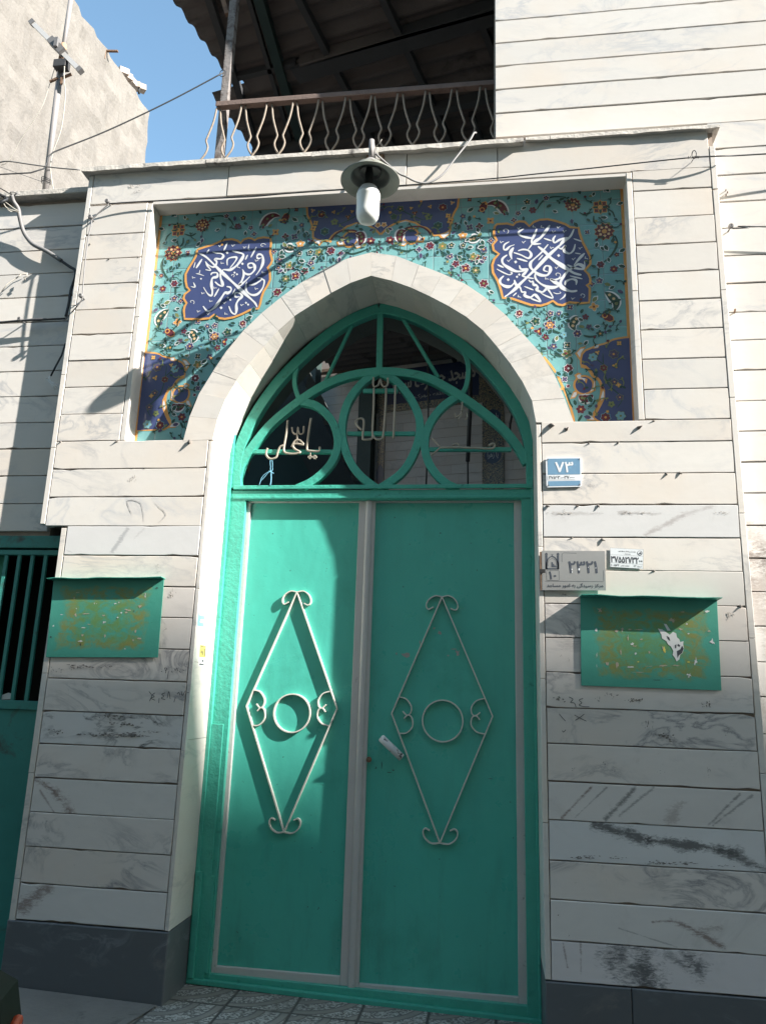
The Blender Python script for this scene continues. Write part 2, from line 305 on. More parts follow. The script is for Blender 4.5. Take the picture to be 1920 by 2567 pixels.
M_sD = stone_with_veins("marble_diagonal_lines", (.68,.635,.60), [seg('S8',(275,895),(460,700),.010,BRN,.9,.7), seg('S8',(360,890),(560,700),.006,BK,.6,.7), seg('S8',(555,900),(745,700),.013,BK,.8,.7), seg('S8',(640,880),(860,700),.009,BK,.6,.7), seg('S8',(960,920),(1040,800),.035,BRN,.45,.7), seg('S8',(1210,940),(1410,745),.008,BK,.7,.7), seg('S8',(1240,940),(1490,750),.007,BK,.6,.7)])
M_sE = stone_with_veins("marble_brown_flame", (.67,.63,.595), [seg('S6',(220,120),(380,230),.026,BRN,1,-.7), seg('S6',(380,230),(480,370),.034,BRN,1,-.9), seg('S6',(260,210),(350,345),.008,BRN,.7,-.9)])
M_sF = stone_with_veins("marble_brown_corner", (.67,.635,.605), [seg('S6',(60,1040),(310,840),.040,BRN,.85,.7)])
M_sG = stone_with_veins("marble_grey_feather", (.60,.59,.58), [seg('S2',(820,835),(1080,690),.016,(.34,.31,.30),.8,.5), seg('S2',(1080,690),(1270,640),.018,(.34,.31,.30),.7,.3), seg('S2',(640,680),(920,680),.012,(.30,.28,.27),.7,0), seg('S2',(180,685),(520,685),.012,(.34,.32,.31),.6,0)])
M_sH = stone_with_veins("marble_grey_cross", (.60,.59,.58), [seg('S3',(830,250),(950,80),.014,(.30,.30,.31),.8,.8), seg('S3',(470,220),(540,250),.008,(.34,.33,.33),.6,0), seg('S3',(1000,150),(1060,80),.010,(.36,.35,.35),.6,.6)])

# ------------------------------------------------------------------ mesh building
class MB:
    def __init__(s): s.v = []; s.f = []; s.m = []; s.sm = []
    def face(s, pts, m=0, sm=False):
        b = len(s.v); s.v += [tuple(p) for p in pts]; s.f.append(tuple(range(b, b+len(pts)))); s.m.append(m); s.sm.append(sm)
    def raw(s, vs, fs, m=0, sm=False):
        b = len(s.v); s.v += [tuple(p) for p in vs]
        for f in fs: s.f.append(tuple(i+b for i in f)); s.m.append(m); s.sm.append(sm)
    def box(s, x0, x1, y0, y1, z0, z1, m=0, b=0.0):
        if b <= 0:
            v = [(x,y,z) for z in (z0,z1) for y in (y0,y1) for x in (x0,x1)]
            s.raw(v, [(0,2,3,1),(4,5,7,6),(0,1,5,4),(2,6,7,3),(0,4,6,2),(1,3,7,5)], m)
        else:                                   # front (y0) edges chamfered by b
            v = [(x0,y1,z0),(x1,y1,z0),(x1,y1,z1),(x0,y1,z1),(x0,y0+b,z0),(x1,y0+b,z0),(x1,y0+b,z1),(x0,y0+b,z1),
                 (x0+b,y0,z0+b),(x1-b,y0,z0+b),(x1-b,y0,z1-b),(x0+b,y0,z1-b)]
            s.raw(v, [(0,3,2,1),(0,1,5,4),(1,2,6,5),(2,3,7,6),(3,0,4,7),(4,5,9,8),(5,6,10,9),(6,7,11,10),(7,4,8,11),(8,9,10,11)], m)
    def obox(s, c, ux, uy, uz, m=0):            # box with centre c and half-axis vectors
        v = [c+ux*i+uy*j+uz*k for k in (-1,1) for j in (-1,1) for i in (-1,1)]
        s.raw(v, [(0,2,3,1),(4,5,7,6),(0,1,5,4),(2,6,7,3),(0,4,6,2),(1,3,7,5)], m)
    def bar(s, a, b, w, h, up=Vector((0,0,1)), m=0):
        a = Vector(a); b = Vector(b); d = (b-a); x = d.normalized(); y = up.cross(x).normalized(); z = x.cross(y)
        s.obox((a+b)/2, d/2, y*(w/2), z*(h/2), m)
    def prism(s, poly, y0, y1, m=0, side=True, back=True):   # poly in (x,z), any shape without holes
        n = len(poly); tri = tessellate_polygon([[Vector((p[0], p[1], 0)) for p in poly]])
        area = sum(poly[i][0]*poly[(i+1)%n][1]-poly[(i+1)%n][0]*poly[i][1] for i in range(n))
        vs = [(p[0], y0, p[1]) for p in poly] + [(p[0], y1, p[1]) for p in poly]
        fs = []
        for t in tri:
            a, b, c = t; ar = (poly[b][0]-poly[a][0])*(poly[c][1]-poly[a][1])-(poly[c][0]-poly[a][0])*(poly[b][1]-poly[a][1])
            if ar < 0: b, c = c, b
            fs.append((a, b, c))
            if back: fs.append((a+n, c+n, b+n))
        if side:
            for i in range(n):
                j = (i+1) % n
                fs.append((j, i, i+n, j+n) if area > 0 else (i, j, j+n, i+n))
        s.raw(vs, fs, m)
    def flat(s, poly, y, m=0): s.prism(poly, y, y, m, side=False, back=False)
    def tube(s, pts, r, n=8, m=0, caps=True):
        pts = [Vector(p) for p in pts]; N = len(pts); base = len(s.v); up = None
        for i, p in enumerate(pts):
            t = (pts[min(i+1, N-1)]-pts[max(i-1, 0)]).normalized()
            if up is None: up = Vector((0,1,0)) if abs(t.y) < .9 else Vector((1,0,0))
            a = t.cross(up).normalized(); b = t.cross(a).normalized(); up = -b if False else up
            rr = r[i] if isinstance(r, (list, tuple)) else r
            for k in range(n):
                g = 2*PI*k/n; s.v.append(tuple(p + (a*math.cos(g)+b*math.sin(g))*rr))
        for i in range(N-1):
            for k in range(n):
                s.f.append((base+i*n+k, base+i*n+(k+1)%n, base+(i+1)*n+(k+1)%n, base+(i+1)*n+k)); s.m.append(m); s.sm.append(True)
        if caps:
            s.f.append(tuple(base+k for k in range(n))[::-1]); s.m.append(m); s.sm.append(False)
            s.f.append(tuple(base+(N-1)*n+k for k in range(n))); s.m.append(m); s.sm.append(False)
    def lathe(s, c, prof, n=40, m=0):           # profile [(r,z)] about the vertical through c
        base = len(s.v)
        for r, z in prof:
            for k in range(n):
                g = 2*PI*k/n; s.v.append((c[0]+r*math.cos(g), c[1]+r*math.sin(g), c[2]+z))
        for i in range(len(prof)-1):
            for k in range(n):
                s.f.append((base+i*n+k, base+i*n+(k+1)%n, base+(i+1)*n+(k+1)%n, base+(i+1)*n+k)); s.m.append(m); s.sm.append(True)
    def strip(s, pts, w, y0, y1, m=0, closed=False):   # flat bar following an (x,z) path, width w, from y0 to y1
        L, R = offs(pts, w, closed)
        n = len(pts); vs = [(p[0], y0, p[1]) for p in L]+[(p[0], y0, p[1]) for p in R]+[(p[0], y1, p[1]) for p in L]+[(p[0], y1, p[1]) for p in R]
        fs = []
        for i in range(n if closed else n-1):
            j = (i+1) % n
            fs += [(i, n+i, n+j, j), (2*n+i, 2*n+j, 3*n+j, 3*n+i), (i, j, 2*n+j, 2*n+i), (n+j, n+i, 3*n+i, 3*n+j)]
        if not closed: fs += [(0, 2*n, 3*n, n), (n-1, 2*n-1, 4*n-1, 3*n-1)]
        s.raw(vs, fs, m)
    def ribbon(s, pts, ws, y, m=0):             # flat brush stroke, width per point
        n = len(pts); L, R = offs(pts, ws, False)
        for i in range(n-1):
            q = [(L[i][0], y, L[i][1]), (R[i][0], y, R[i][1]), (R[i+1][0], y, R[i+1][1]), (L[i+1][0], y, L[i+1][1])]
            s.face(q, m)
    def build(s, name, mats, parent=None, bevel=0, smooth_all=False):
        me = bpy.data.meshes.new(name); me.from_pydata(s.v, [], s.f); me.update()
        for x in (mats if isinstance(mats, (list, tuple)) else [mats]): me.materials.append(x)
        for p, mi, sm in zip(me.polygons, s.m, s.sm): p.material_index = mi; p.use_smooth = sm or smooth_all
        o = bpy.data.objects.new(name, me); C.objects.link(o)
        if parent: 
            o.parent = parent; o.matrix_parent_inverse = parent.matrix_basis.inverted() if parent.type == 'EMPTY' and parent.parent is None else Matrix()
        if bevel:
            b = o.modifiers.new("bevel", 'BEVEL'); b.width = bevel; b.segments = 2; b.limit_method = 'ANGLE'; b.angle_limit = rad(40)
        return o
def offs(pts, w, closed):
    n = len(pts); L = []; R = []
    for i in range(n):
        a = pts[(i-1) % n] if closed or i > 0 else pts[i]; b = pts[(i+1) % n] if closed or i < n-1 else pts[i]
        dx, dz = b[0]-a[0], b[1]-a[1]; l = math.hypot(dx, dz) or 1e-9; nx, nz = -dz/l, dx/l
        h = (w[i] if isinstance(w, (list, tuple)) else w)/2
        L.append((pts[i][0]+nx*h, pts[i][1]+nz*h)); R.append((pts[i][0]-nx*h, pts[i][1]-nz*h))
    return L, R
def smooth(pts, k=6, closed=False):
    n = len(pts); out = []; dim = len(pts[0])
    for i in range(n if closed else n-1):
        p = [pts[(i+j) % n] if closed else pts[min(max(i+j, 0), n-1)] for j in (-1, 0, 1, 2)]
        for q in range(k):
            t = q/k
            out.append(tuple(.5*((2*p[1][d])+(-p[0][d]+p[2][d])*t+(2*p[0][d]-5*p[1][d]+4*p[2][d]-p[3][d])*t*t+(-p[0][d]+3*p[1][d]-3*p[2][d]+p[3][d])*t**3) for d in range(dim)))
    if not closed: out.append(tuple(pts[-1]))
    return out
def tag(o, label=None, cat=None, group=None, kind=None):
    if label: o['label'] = label
    if cat: o['category'] = cat
    if group: o['group'] = group
    if kind: o['kind'] = kind
    return o
def thing(name, loc, label, cat, group=None):
    o = bpy.data.objects.new(name, None); o.empty_display_size = .1; C.objects.link(o); o.location = loc
    return tag(o, label, cat, group)

# Arabic letters: joined presentation forms, laid out left to right
_AR = {'ا':(0xFE8D,0),'ب':(0xFE8F,1),'ت':(0xFE95,1),'ج':(0xFE9D,1),'ح':(0xFEA1,1),'د':(0xFEA9,0),'ر':(0xFEAD,0),'ز':(0xFEAF,0),'س':(0xFEB1,1),
 'ض':(0xFEBD,1),'م':(0xFEE1,1),'ه':(0xFEE9,1),'و':(0xFEED,0),'ک':(0xFB8E,1),'گ':(0xFB92,1),'ی':(0xFBFC,1),'ن':(0xFEE5,1),'ل':(0xFEDD,1),
 'ف':(0xFED1,1),'ق':(0xFED5,1),'ش':(0xFEB5,1),'خ':(0xFEA5,1),'ط':(0xFEC1,1),'ع':(0xFEC9,1),'ص':(0xFEB9,1),'آ':(0xFE81,0)}
def shape(t):
    out = []
    for i, ch in enumerate(t):
        if ch not in _AR: out.append(ch); continue
        b, dual = _AR[ch]; pv = i > 0 and t[i-1] in _AR and _AR[t[i-1]][1]; nx = dual and i+1 < len(t) and t[i+1] in _AR
        out.append(chr(b + (3 if pv and nx else 2 if nx else 1 if pv else 0)))
    return ''.join(reversed(out))
def text_pts(t, bold=0.0):
    c = bpy.data.curves.new("t", 'FONT'); c.body = t; c.offset = bold; c.resolution_u = 4
    o = bpy.data.objects.new("t", c); C.objects.link(o); dg = bpy.context.evaluated_depsgraph_get()
    me = bpy.data.meshes.new_from_object(o.evaluated_get(dg)); v = [(p.co.x, p.co.y) for p in me.vertices]; f = [tuple(p.vertices) for p in me.polygons]
    bpy.data.objects.remove(o); bpy.data.curves.remove(c); bpy.data.meshes.remove(me)
    xs = [p[0] for p in v]; ys = [p[1] for p in v]; x0, x1, y0, y1 = min(xs), max(xs), min(ys), max(ys)
    return [((x-x0)/(x1-x0), (y-y0)/(y1-y0)) for x, y in v], f
def put_text(mb, t, P00, P10, P01, m=0, bold=0.0, th=0.0):
    """P00 lower left, P10 lower right, P01 upper left, in the world"""
    v, f = text_pts(t); P00 = Vector(P00); ax = Vector(P10)-P00; ay = Vector(P01)-P00
    nrm = ax.cross(ay).normalized()
    hgt = ay.length
    sh = [(0,0)] + ([(.9,0),(-.9,0),(0,.9),(0,-.9),(.65,.65),(-.65,-.65),(.65,-.65),(-.65,.65)] if bold else [])
    for k, (da, db) in enumerate(sh):
        o = (ax.normalized()*da + ay.normalized()*db)*bold*hgt*1.6 + nrm*(2.5e-5*k+th)
        mb.raw([P00+ax*a+ay*b+o for a, b in v], f, m)

# ================================================================== GROUND
SL = -0.021
def gz(x): return SL*(x+.9)
g = MB()
g.raw([(-60,-60,gz(-60)-.10),(60,-60,gz(60)-.10),(60,60,gz(60)-.10),(-60,60,gz(-60)-.10)], [(0,1,2,3)])
tag(g.build("road", M_asphalt), kind='structure')
g = MB(); v = [(-14,-1.15),(14,-1.15),(14,.6),(-14,.6)]
g.raw([(x,y,gz(x)) for x,y in v]+[(x,y,gz(x)-.099) for x,y in v], [(0,1,2,3),(1,0,4,5)])
tag(g.build("pavement", M_pave), kind='structure')
g = MB(); v = [(-14,-1.27),(14,-1.27),(14,-1.152),(-14,-1.152)]
g.raw([(x,y,gz(x)+.004) for x,y in v]+[(x,y,gz(x)-.099) for x,y in v], [(0,1,2,3),(1,0,4,5),(3,2,6,7)])
tag(g.build("kerb", M_roadp), kind='structure')
g = MB(); P = [(-3.2,-.9),(-1.15,-.9),(-.98,-.42),(-.90,-.01),(-3.2,-.01)]
g.raw([(x,y,gz(x)+.006+.02*(x < -2)) for x,y in P], [(0,1,2,3,4)])
tag(g.build("concrete_path", M_concrete), kind='structure')
g = MB(); g.raw([(-8,.6,-.02),(8,.6,-.02),(8,9,-.02),(-8,9,-.02)], [(0,1,2,3)])
tag(g.build("courtyard_floor", M_concrete), kind='structure')

# ================================================================== PORTAL (wall round the gate)
JL, JR = -.883, .783                     # faces of the opening
XL, XLo, XR, XRo = -1.762, -1.792, 1.702, 1.732
NL, NR = -1.372, 1.275                   # tile niche
NZ0L, NZ0R, NZ1 = 2.646, 2.712, 4.104
TY = .105; FY = .29; BACK = .60; TOP = 4.312
portal = thing("gate_portal", (0, 0, 0), "white marble gateway with pointed arch and blue tile panel framing the green double gate", "gateway")

Lz = [4.103,3.908,3.748,3.590,3.431,3.277,3.119,2.962,2.803,2.648,2.491,2.336,2.180,2.025,1.868,1.712,1.556,1.401,1.243,1.086,.928,.772,.618,.459,.300]
Rz1 = [4.118,3.993,3.832,3.671,3.512,3.354,3.193,3.034,2.873,2.713]
Rz2 = [2.713,2.602,2.444,2.287,2.128,1.971,1.811,1.654,1.497,1.340,1.182,1.022,.861,.696,.541,.382,.228]
def slabs(mb, xs, zs, y0=0.0, th=.02, gap=.0036, mats=None, jit=.0016):
    for i in range(len(zs)-1):
        z1, z0 = zs[i], zs[i+1]
        for j in range(len(xs)-1):
            d = random.uniform(-jit, jit); k = mats(i, j) if mats else 0; e = random.uniform(.0, .0018)
            g2 = gap*random.uniform(.75, 1.5)/2
            x0, x1 = xs[j]+.0015, xs[j+1]-.0015; za, zb = z0+g2+e, z1-g2
            t = random.uniform(-.0012, .0012)
            slab(mb, x0, x1, y0+d, y0+th, za, zb, k, t)
def slab(mb, x0, x1, yf, yb, za, zb, k, t):
    """one cut stone: slightly wavy long edges, now and then a chipped corner"""
    n = max(3, min(40, int((x1-x0)/.045))); rows = []; b = .0022
    c = [random.random() < .10 for _ in range(4)]; wa = wb = 0
    for i in range(n+1):
        u = i/n; x = x0+(x1-x0)*u; wa = wa*.6+random.uniform(-.0007, .0007); wb = wb*.6+random.uniform(-.0007, .0007)
        e0 = wa + (random.uniform(.002, .006) if random.random() < .035 else 0); e1 = wb + (random.uniform(.002, .006) if random.random() < .035 else 0)
        if i == 0: e0 += .006*c[0]; e1 += .006*c[1]
        if i == n: e0 += .006*c[2]; e1 += .006*c[3]
        z0, z1 = za+t*u+e0, zb+t*u-e1; xi = x+(b if i == 0 else -b if i == n else 0)
        rows.append([(x, yb, z0), (x, yf+b, z0), (xi, yf, z0+b), (xi, yf, z1-b), (x, yf+b, z1), (x, yb, z1)])
    B = len(mb.v); mb.v += [p for r in rows for p in r]
    for i in range(n):
        for q in range(5): a = B+i*6+q; mb.f.append((a, a+6, a+7, a+1)); mb.m.append(k); mb.sm.append(False)
    mb.f.append(tuple(B+q for q in range(6))); mb.m.append(k); mb.sm.append(False)
    mb.f.append(tuple(B+n*6+q for q in range(5, -1, -1))); mb.m.append(k); mb.sm.append(False)
sl = MB()
def ml(i, j): return random.choice([0,0,0,1])
slabs(sl, [XL, NL-.03], Lz[:10], mats=ml)
slabs(sl, [XL, -.905], Lz[9:13], mats=lambda i, j: [0,0,1][i])
lowm = {0:12, 1:0, 2:2, 3:2, 4:2, 5:2, 6:3, 7:2, 8:9, 9:2, 10:2, 11:10}
slabs(sl, [-1.635, -.905], Lz[12:], mats=lambda i, j: lowm.get(i, 2))
slabs(sl, [NR+.03, XR], Rz1, mats=ml)
rm = {0:0,1:1,2:0,3:11,4:0,5:0,6:2,7:2,8:2,9:2,10:2,11:8,12:5,13:2,14:7,15:6}
slabs(sl, [.808, XR], Rz2, mats=lambda i, j: rm.get(i, 2))
slabs(sl, [XL, -.93, .10, .60, XR], [TOP+.045, 4.112], mats=lambda i, j: 0)
cl = sl.build("marble_cladding", [M_marble, M_marbleW, M_marbleD, M_marbleV, M_marbleP, M_sA, M_sB, M_sC, M_sD, M_sE, M_sF, M_sG, M_sH], portal)
# thin edge-on slabs along corners and round the niche
def edge(x0, x1, z0, z1, n=3, y1=.05):
    ed = MB()
    zz = [z0+(z1-z0)*k/n for k in range(n+1)]
    for k in range(n): ed.box(x0, x1, random.uniform(-.001, .001), y1, zz[k]+.001, zz[k+1]-.001, 0, .002)
    ed.build("corner_trim", M_archM, portal)
edge(XLo, XL-.002, 2.19, 4.31, 5, .094); edge(-1.668, -1.638, 1.9, 2.17, 1, .09); edge(-1.668, -1.638, 0, 1.898, 4, .09)
edge(XR+.002, XRo, 3.98, 4.24, 1, .10); edge(XR+.002, XRo, -.06, 3.975, 7, .10)
edge(-.903, JL, .30, 2.64, 3, .02); edge(JR, .806, .23, 2.70, 4, .02)
edge(NL-.028, NL, 2.65, 4.10, 2, TY+.003); edge(NR, NR+.028, 2.716, 4.11, 2, TY+.003)
ed = MB(); ed.box(NL-.002, NR+.002, .001, TY+.003, 4.088, 4.108, 0, .002)
ed.build("corner_trim", M_archM, portal)
# reveals of the opening
jm = MB()
for zz in [(.302,1.13),(1.132,1.50),(1.502,2.645)]: jm.box(JL-.02, JL, .021, .31, zz[0], zz[1], 0)
jm.build("jamb_lining", M_archM, portal); jm = MB()
for zz in [(.232,.9),(.902,1.9),(1.902,2.71)]: jm.box(JR, JR+.02, .021, .31, zz[0], zz[1], 0)
jm.build("jamb_lining", M_archM, portal)
# slate plinths
for a in ((-1.672, JL, -.004, .30, -.02, .2965), (JR, 1.13, -.004, .30, -.1, .2245), (1.133, XRo, -.003, .09, -.1, .2245)):
    pl = MB(); pl.box(*a, 0, .004); pl.build("slate_plinth", M_slate, portal)
# arch curves (traced on the front plane)
outL = xz('R5', [(300,1618),(322,1525),(350,1440),(410,1300),(500,1160),(595,1020),(700,900),(830,780),(970,672),(1110,577),(1260,500),(1400,447),(1482,432)])
outR = xz('R6', [(-22,533),(60,538),(150,560),(350,640),(520,705),(655,790),(780,885),(905,1020),(1020,1140),(1110,1270),(1190,1450),(1250,1605)])
inL = xz('R5', [(492,1618),(497,1500),(570,1345),(660,1200),(770,1065),(885,935),(1015,820),(1155,735),(1310,642),(1480,580)])
inR = xz('R6', [(-22,655),(110,712),(240,760),(385,830),(520,905),(655,1000),(770,1130),(870,1260),(950,1390),(1000,1510),(1022,1610)])
AX = inL[-1][0]
inL[0] = (JL, NZ0L); inR[-1] = (JR, NZ0R); inR[0] = inL[-1]; outR[0] = outL[-1]
inL[1] = (JL+.012, inL[1][1]); 
def resample(p, n):
    d = [0]
    for i in range(1, len(p)): d.append(d[-1]+math.dist(p[i], p[i-1]))
    o = []; k = 0
    for j in range(n+1):
        t = d[-1]*j/n
        while k < len(p)-2 and d[k+1] < t: k += 1
        u = (t-d[k])/(d[k+1]-d[k]); o.append((p[k][0]+(p[k+1][0]-p[k][0])*u, p[k][1]+(p[k+1][1]-p[k][1])*u))
    return o
NV = 11
ar = MB(); vl = MB()
for I_, O_ in ((resample(smooth(inL, 5), NV), resample(smooth(outL, 5), NV)), (resample(smooth(inR, 5), NV), resample(smooth(outR, 5), NV))):
    for k in range(NV):
        a, b, c, d = I_[k], I_[k+1], O_[k+1], O_[k]
        cx = (a[0]+b[0]+c[0]+d[0])/4; cz = (a[1]+b[1]+c[1]+d[1])/4; s = .9925
        q = [(cx+(p[0]-cx)*s, cz+(p[1]-cz)*s) for p in (a, b, c, d)]; y = random.uniform(-.0015, .001)
        ar.prism(q, y, TY+.02)
        # lining slab of the intrados behind the face stone
        nx, nz = -(b[1]-a[1]), (b[0]-a[0]); l = math.hypot(nx, nz); nx, nz = nx/l*.018, nz/l*.018
        if (nx*(0-cx)+nz*(2.4-cz)) > 0: nx, nz = -nx, -nz
        e = .003; t = [(a[0]+(b[0]-a[0])*.004, a[1]+(b[1]-a[1])*.004), (b[0]-(b[0]-a[0])*.004, b[1]-(b[1]-a[1])*.004)]
        vl.prism([t[0], t[1], (t[1][0]+nx, t[1][1]+nz), (t[0][0]+nx, t[0][1]+nz)], .022, .31)
ar.build("arch_surround", M_archM, portal); vl.build("arch_soffit", M_archM, portal)
# rough core behind the slabs, with the vault of the passage
fullin = smooth(inL, 5)[:-1] + smooth(inR, 5)
core = MB(); g = .019
core.box(XLo+.004, NL-.004, g, BACK, 2.20, TOP+.04); core.box(-1.66, JL-.022, g, BACK, -.05, 2.198)
core.box(XLo+.004, JL-.021, g, BACK, 2.199, 2.640); core.box(NR+.004, XRo-.004, g, BACK, -.1, TOP+.04); core.box(JR+.021, NR+.003, g, BACK, -.1, 2.70)
core.box(NL-.003, NR+.003, g, BACK, 4.112, TOP+.04)
def grow(p, d):
    L, R = offs(p, 2*d, False); return L
k0 = fullin.index(min(fullin, key=lambda p: abs(p[0]-AX)))
ou = grow(fullin, .018)
left = [(NL, 2.645), (NL, 4.106), (AX, 4.106)] + ou[:k0+1][::-1]
left[-1] = (JL-.019, 2.645)
right = [(AX, 4.106), (NR, 4.106), (NR, 2.71)] + ou[k0:][::-1]
right[3] = (JR+.019, 2.71)
core.prism(left, TY+.004, BACK); core.prism(right, TY+.004, BACK)
core.box(-1.84, 2.2, BACK+.001, 1.15, 4.16, TOP+.03)
core.build("rubble_core", M_mortar, portal)
vb = MB(); vin = [(p[0], p[1]) for p in fullin]
vb.strip(vin, .01, .345, BACK+.01)
vb.build("passage_vault", M_vault, portal)
# coping
cp = MB()
def coping(pts, y0, z0, z1, m=0):
    n = 12
    for (x0, x1) in pts:
        N = max(2, int((x1-x0)/.07)); prev = None
        for i in range(N+1):
            x = x0+(x1-x0)*i/N; e = random.uniform(-.003, .003); f = random.uniform(-.003, .003)
            cur = [(x,y0+e,z0+f),(x,y0+e+.002,z1-.004+e),(x,y0+.01,z1+f*.5),(x,.30,z1+.006),(x,.30,z0)]
            if prev:
                for a in range(5): b = (a+1) % 5; cp.face([prev[a], prev[b], cur[b], cur[a]], m)
            else: cp.face(cur[::-1], m)
            prev = cur
        cp.face(prev, m)
coping([(-1.825,-1.062),(-1.058,-.44),(-.437,.74)], -.036, TOP+.003, TOP+.036)
coping([(.752,.88)], -.024, TOP+.022, TOP+.046)
coping([(.884,1.758)], -.022, TOP+.022, TOP+.048)
cp.build("cement_coping", M_cement, portal)

# ---------------------------------------------------------------- tile panel
tp = MB(); OUTL = smooth(outL, 5); OUTR = smooth(outR, 5)
pl_ = [(NL, 2.646), (NL, 4.104), (AX, 4.104)] + OUTL[::-1]
pr_ = [(AX, 4.104), (NR, 4.104), (NR, 2.712)] + OUTR[::-1]
def shrink(p, toward, s): return [(toward[0]+(q[0]-toward[0])*s, toward[1]+(q[1]-toward[1])*s) for q in p]
tp.flat(pl_, TY); tp.flat(pr_, TY)
panel = tp.build("tile_panel", M_turq, portal)
PAL = [M_blue, M_orange, M_white, M_maroon, M_purple, M_green, M_olive, M_skyb, M_peach]
BLU, ORA, WHI, MAR, PUR, GRE, OLI, SKY, PEA = range(9)
fl = MB(); lay = [0]
def Yn(): lay[0] += 1; return TY - .0012 - lay[0]*1.1e-6
XC = (NL+NR)/2
def both(fn, P, *a, **k):
    """a motif and its mirror image about the middle of the panel"""
    fn(P, *a, **k); fn([(2*XC-x, z + .0) for x, z in P], *a, **k)
def ok(x, z):            # inside the panel, clear of the arch
    if not (NL+.02 < x < NR-.02 and z < 4.09): return False
    if z < (2.66 if x < 0 else 2.725): return False
    ring = OUTL + OUTR[1:]
    for i in range(len(ring)-1):
        a, b = ring[i], ring[i+1]
        if min(a[0], b[0]) <= x <= max(a[0], b[0]) and abs(b[0]-a[0]) > 1e-6:
            if z < a[1]+(b[1]-a[1])*(x-a[0])/(b[0]-a[0]) + .02: return False
    return True
def poly(P, m): fl.flat(P, Yn(), m)
def outline(P, m, w, closed=True):
    y = Yn(); q = P + [P[0]] if closed else P
    fl.ribbon(q, w, y, m)
def disc(c, r, m, n=14, sq=1.0, rot=0): poly([(c[0]+r*math.cos(2*PI*k/n+rot), c[1]+r*sq*math.sin(2*PI*k/n+rot)) for k in range(n)], m)
def petal(c, ang, l, w, m):
    ca, sa = math.cos(ang), math.sin(ang)
    pts = [(0,0),(.35*l,.5*w),(.75*l,.42*w),(l,0),(.75*l,-.42*w),(.35*l,-.5*w)]
    poly([(c[0]+x*ca-y*sa, c[1]+x*sa+y*ca) for x, y in pts], m)
def leaf(P, ang, l, m=GRE, w=.55):
    c = P[0]
    if not ok(*c): return
    petal((c[0]-.006*math.cos(ang), c[1]-.006*math.sin(ang)), ang, l+.008, w*l+.006, WHI if random.random() < .3 else SKY)
    petal(c, ang, l, w*l, m)
def flower(P, r, a=MAR, b=ORA, n=6, ring=WHI, ph=0.0):
    c = P[0]
    if not ok(*c): return
    for k in range(n): petal(c, ph+2*PI*k/n, r+.0026, r*.74+.0026, ring)
    for k in range(n): petal(c, ph+2*PI*k/n, r, r*.72, a)
    if r > .03:
        for k in range(n): petal(c, ph+2*PI*(k+.5)/n, r*.72, r*.45, b)
        disc(c, r*.36, a)
    disc(c, r*.24, b if r <= .03 else PEA)
def rosette(P, r, sq=False):
    c = P[0]
    if sq:
        for k in range(4):
            g = PI/4+k*PI/2; q = (c[0]+r*.55*math.cos(g), c[1]+r*.55*math.sin(g))
            disc(q, r*.52, ORA, 4, rot=PI/4); disc(q, r*.40, MAR, 4, rot=PI/4)
        for k in range(4): petal(c, k*PI/2, r, r*.5, ORA)
        for k in range(4): petal(c, k*PI/2, r*.9, r*.34, GRE)
        disc(c, r*.3, ORA); return
    for k in range(11): petal(c, 2*PI*k/11, r*1.04, r*.55, ORA)
    for k in range(11): petal(c, 2*PI*k/11, r, r*.46, MAR)
    for k in range(7): petal(c, 2*PI*(k+.3)/7, r*.68, r*.36, PEA)
    for k in range(7): petal(c, 2*PI*(k+.8)/7, r*.52, r*.3, MAR)
    disc(c, r*.25, ORA)
def bud(P, ang, l):
    c = P[0]
    for s_, m_ in ((1.12, ORA), (1.0, MAR)): petal((c[0], c[1]), ang, l*s_, l*.75*s_, m_)
    for k in (-.9, .9, 2.3, -2.3): petal(c, ang+k, l*.55, l*.35, MAR if abs(k) < 1 else PUR)
    disc(c, l*.3, ORA); disc(c, l*.19, MAR)
def vine(P, w=.0075, m=GRE):
    q = smooth(P, 8); n = len(q)
    seg = [p for p in q if ok(*p)]
    if len(seg) > 2: fl.ribbon(seg, [w*(.45+.55*math.sin(PI*(i+.5)/len(seg))) for i in range(len(seg))], Yn(), m)
def paisley(P, m=GRE):
    q = smooth(P, 6); n = len(q)
    fl.ribbon(q, [.058*math.sin(PI*(i+.3)/(n+.3))+.004 for i in range(n)], Yn(), WHI)
    fl.ribbon(q, [.040*math.sin(PI*(i+.3)/(n+.3))+.002 for i in range(n)], Yn(), m)
    for k in (.3, .5, .7): disc(q[int(n*k)], .008, PEA if m == GRE else OLI)
# orange border of the panel
for q in ([(NL+.007,2.652),(NL+.007,4.093)], [(NL+.004,4.094),(NR-.004,4.094)], [(NR-.007,4.09),(NR-.007,2.716)]): fl.ribbon(q, .016, Yn(), ORA)
rb = xz('PB', [(425,645),(520,760),(600,880),(660,1010),(710,1120),(760,1260),(800,1400),(818,1495)], TY)
fl.ribbon(smooth(rb, 5), .012, Yn(), ORA)
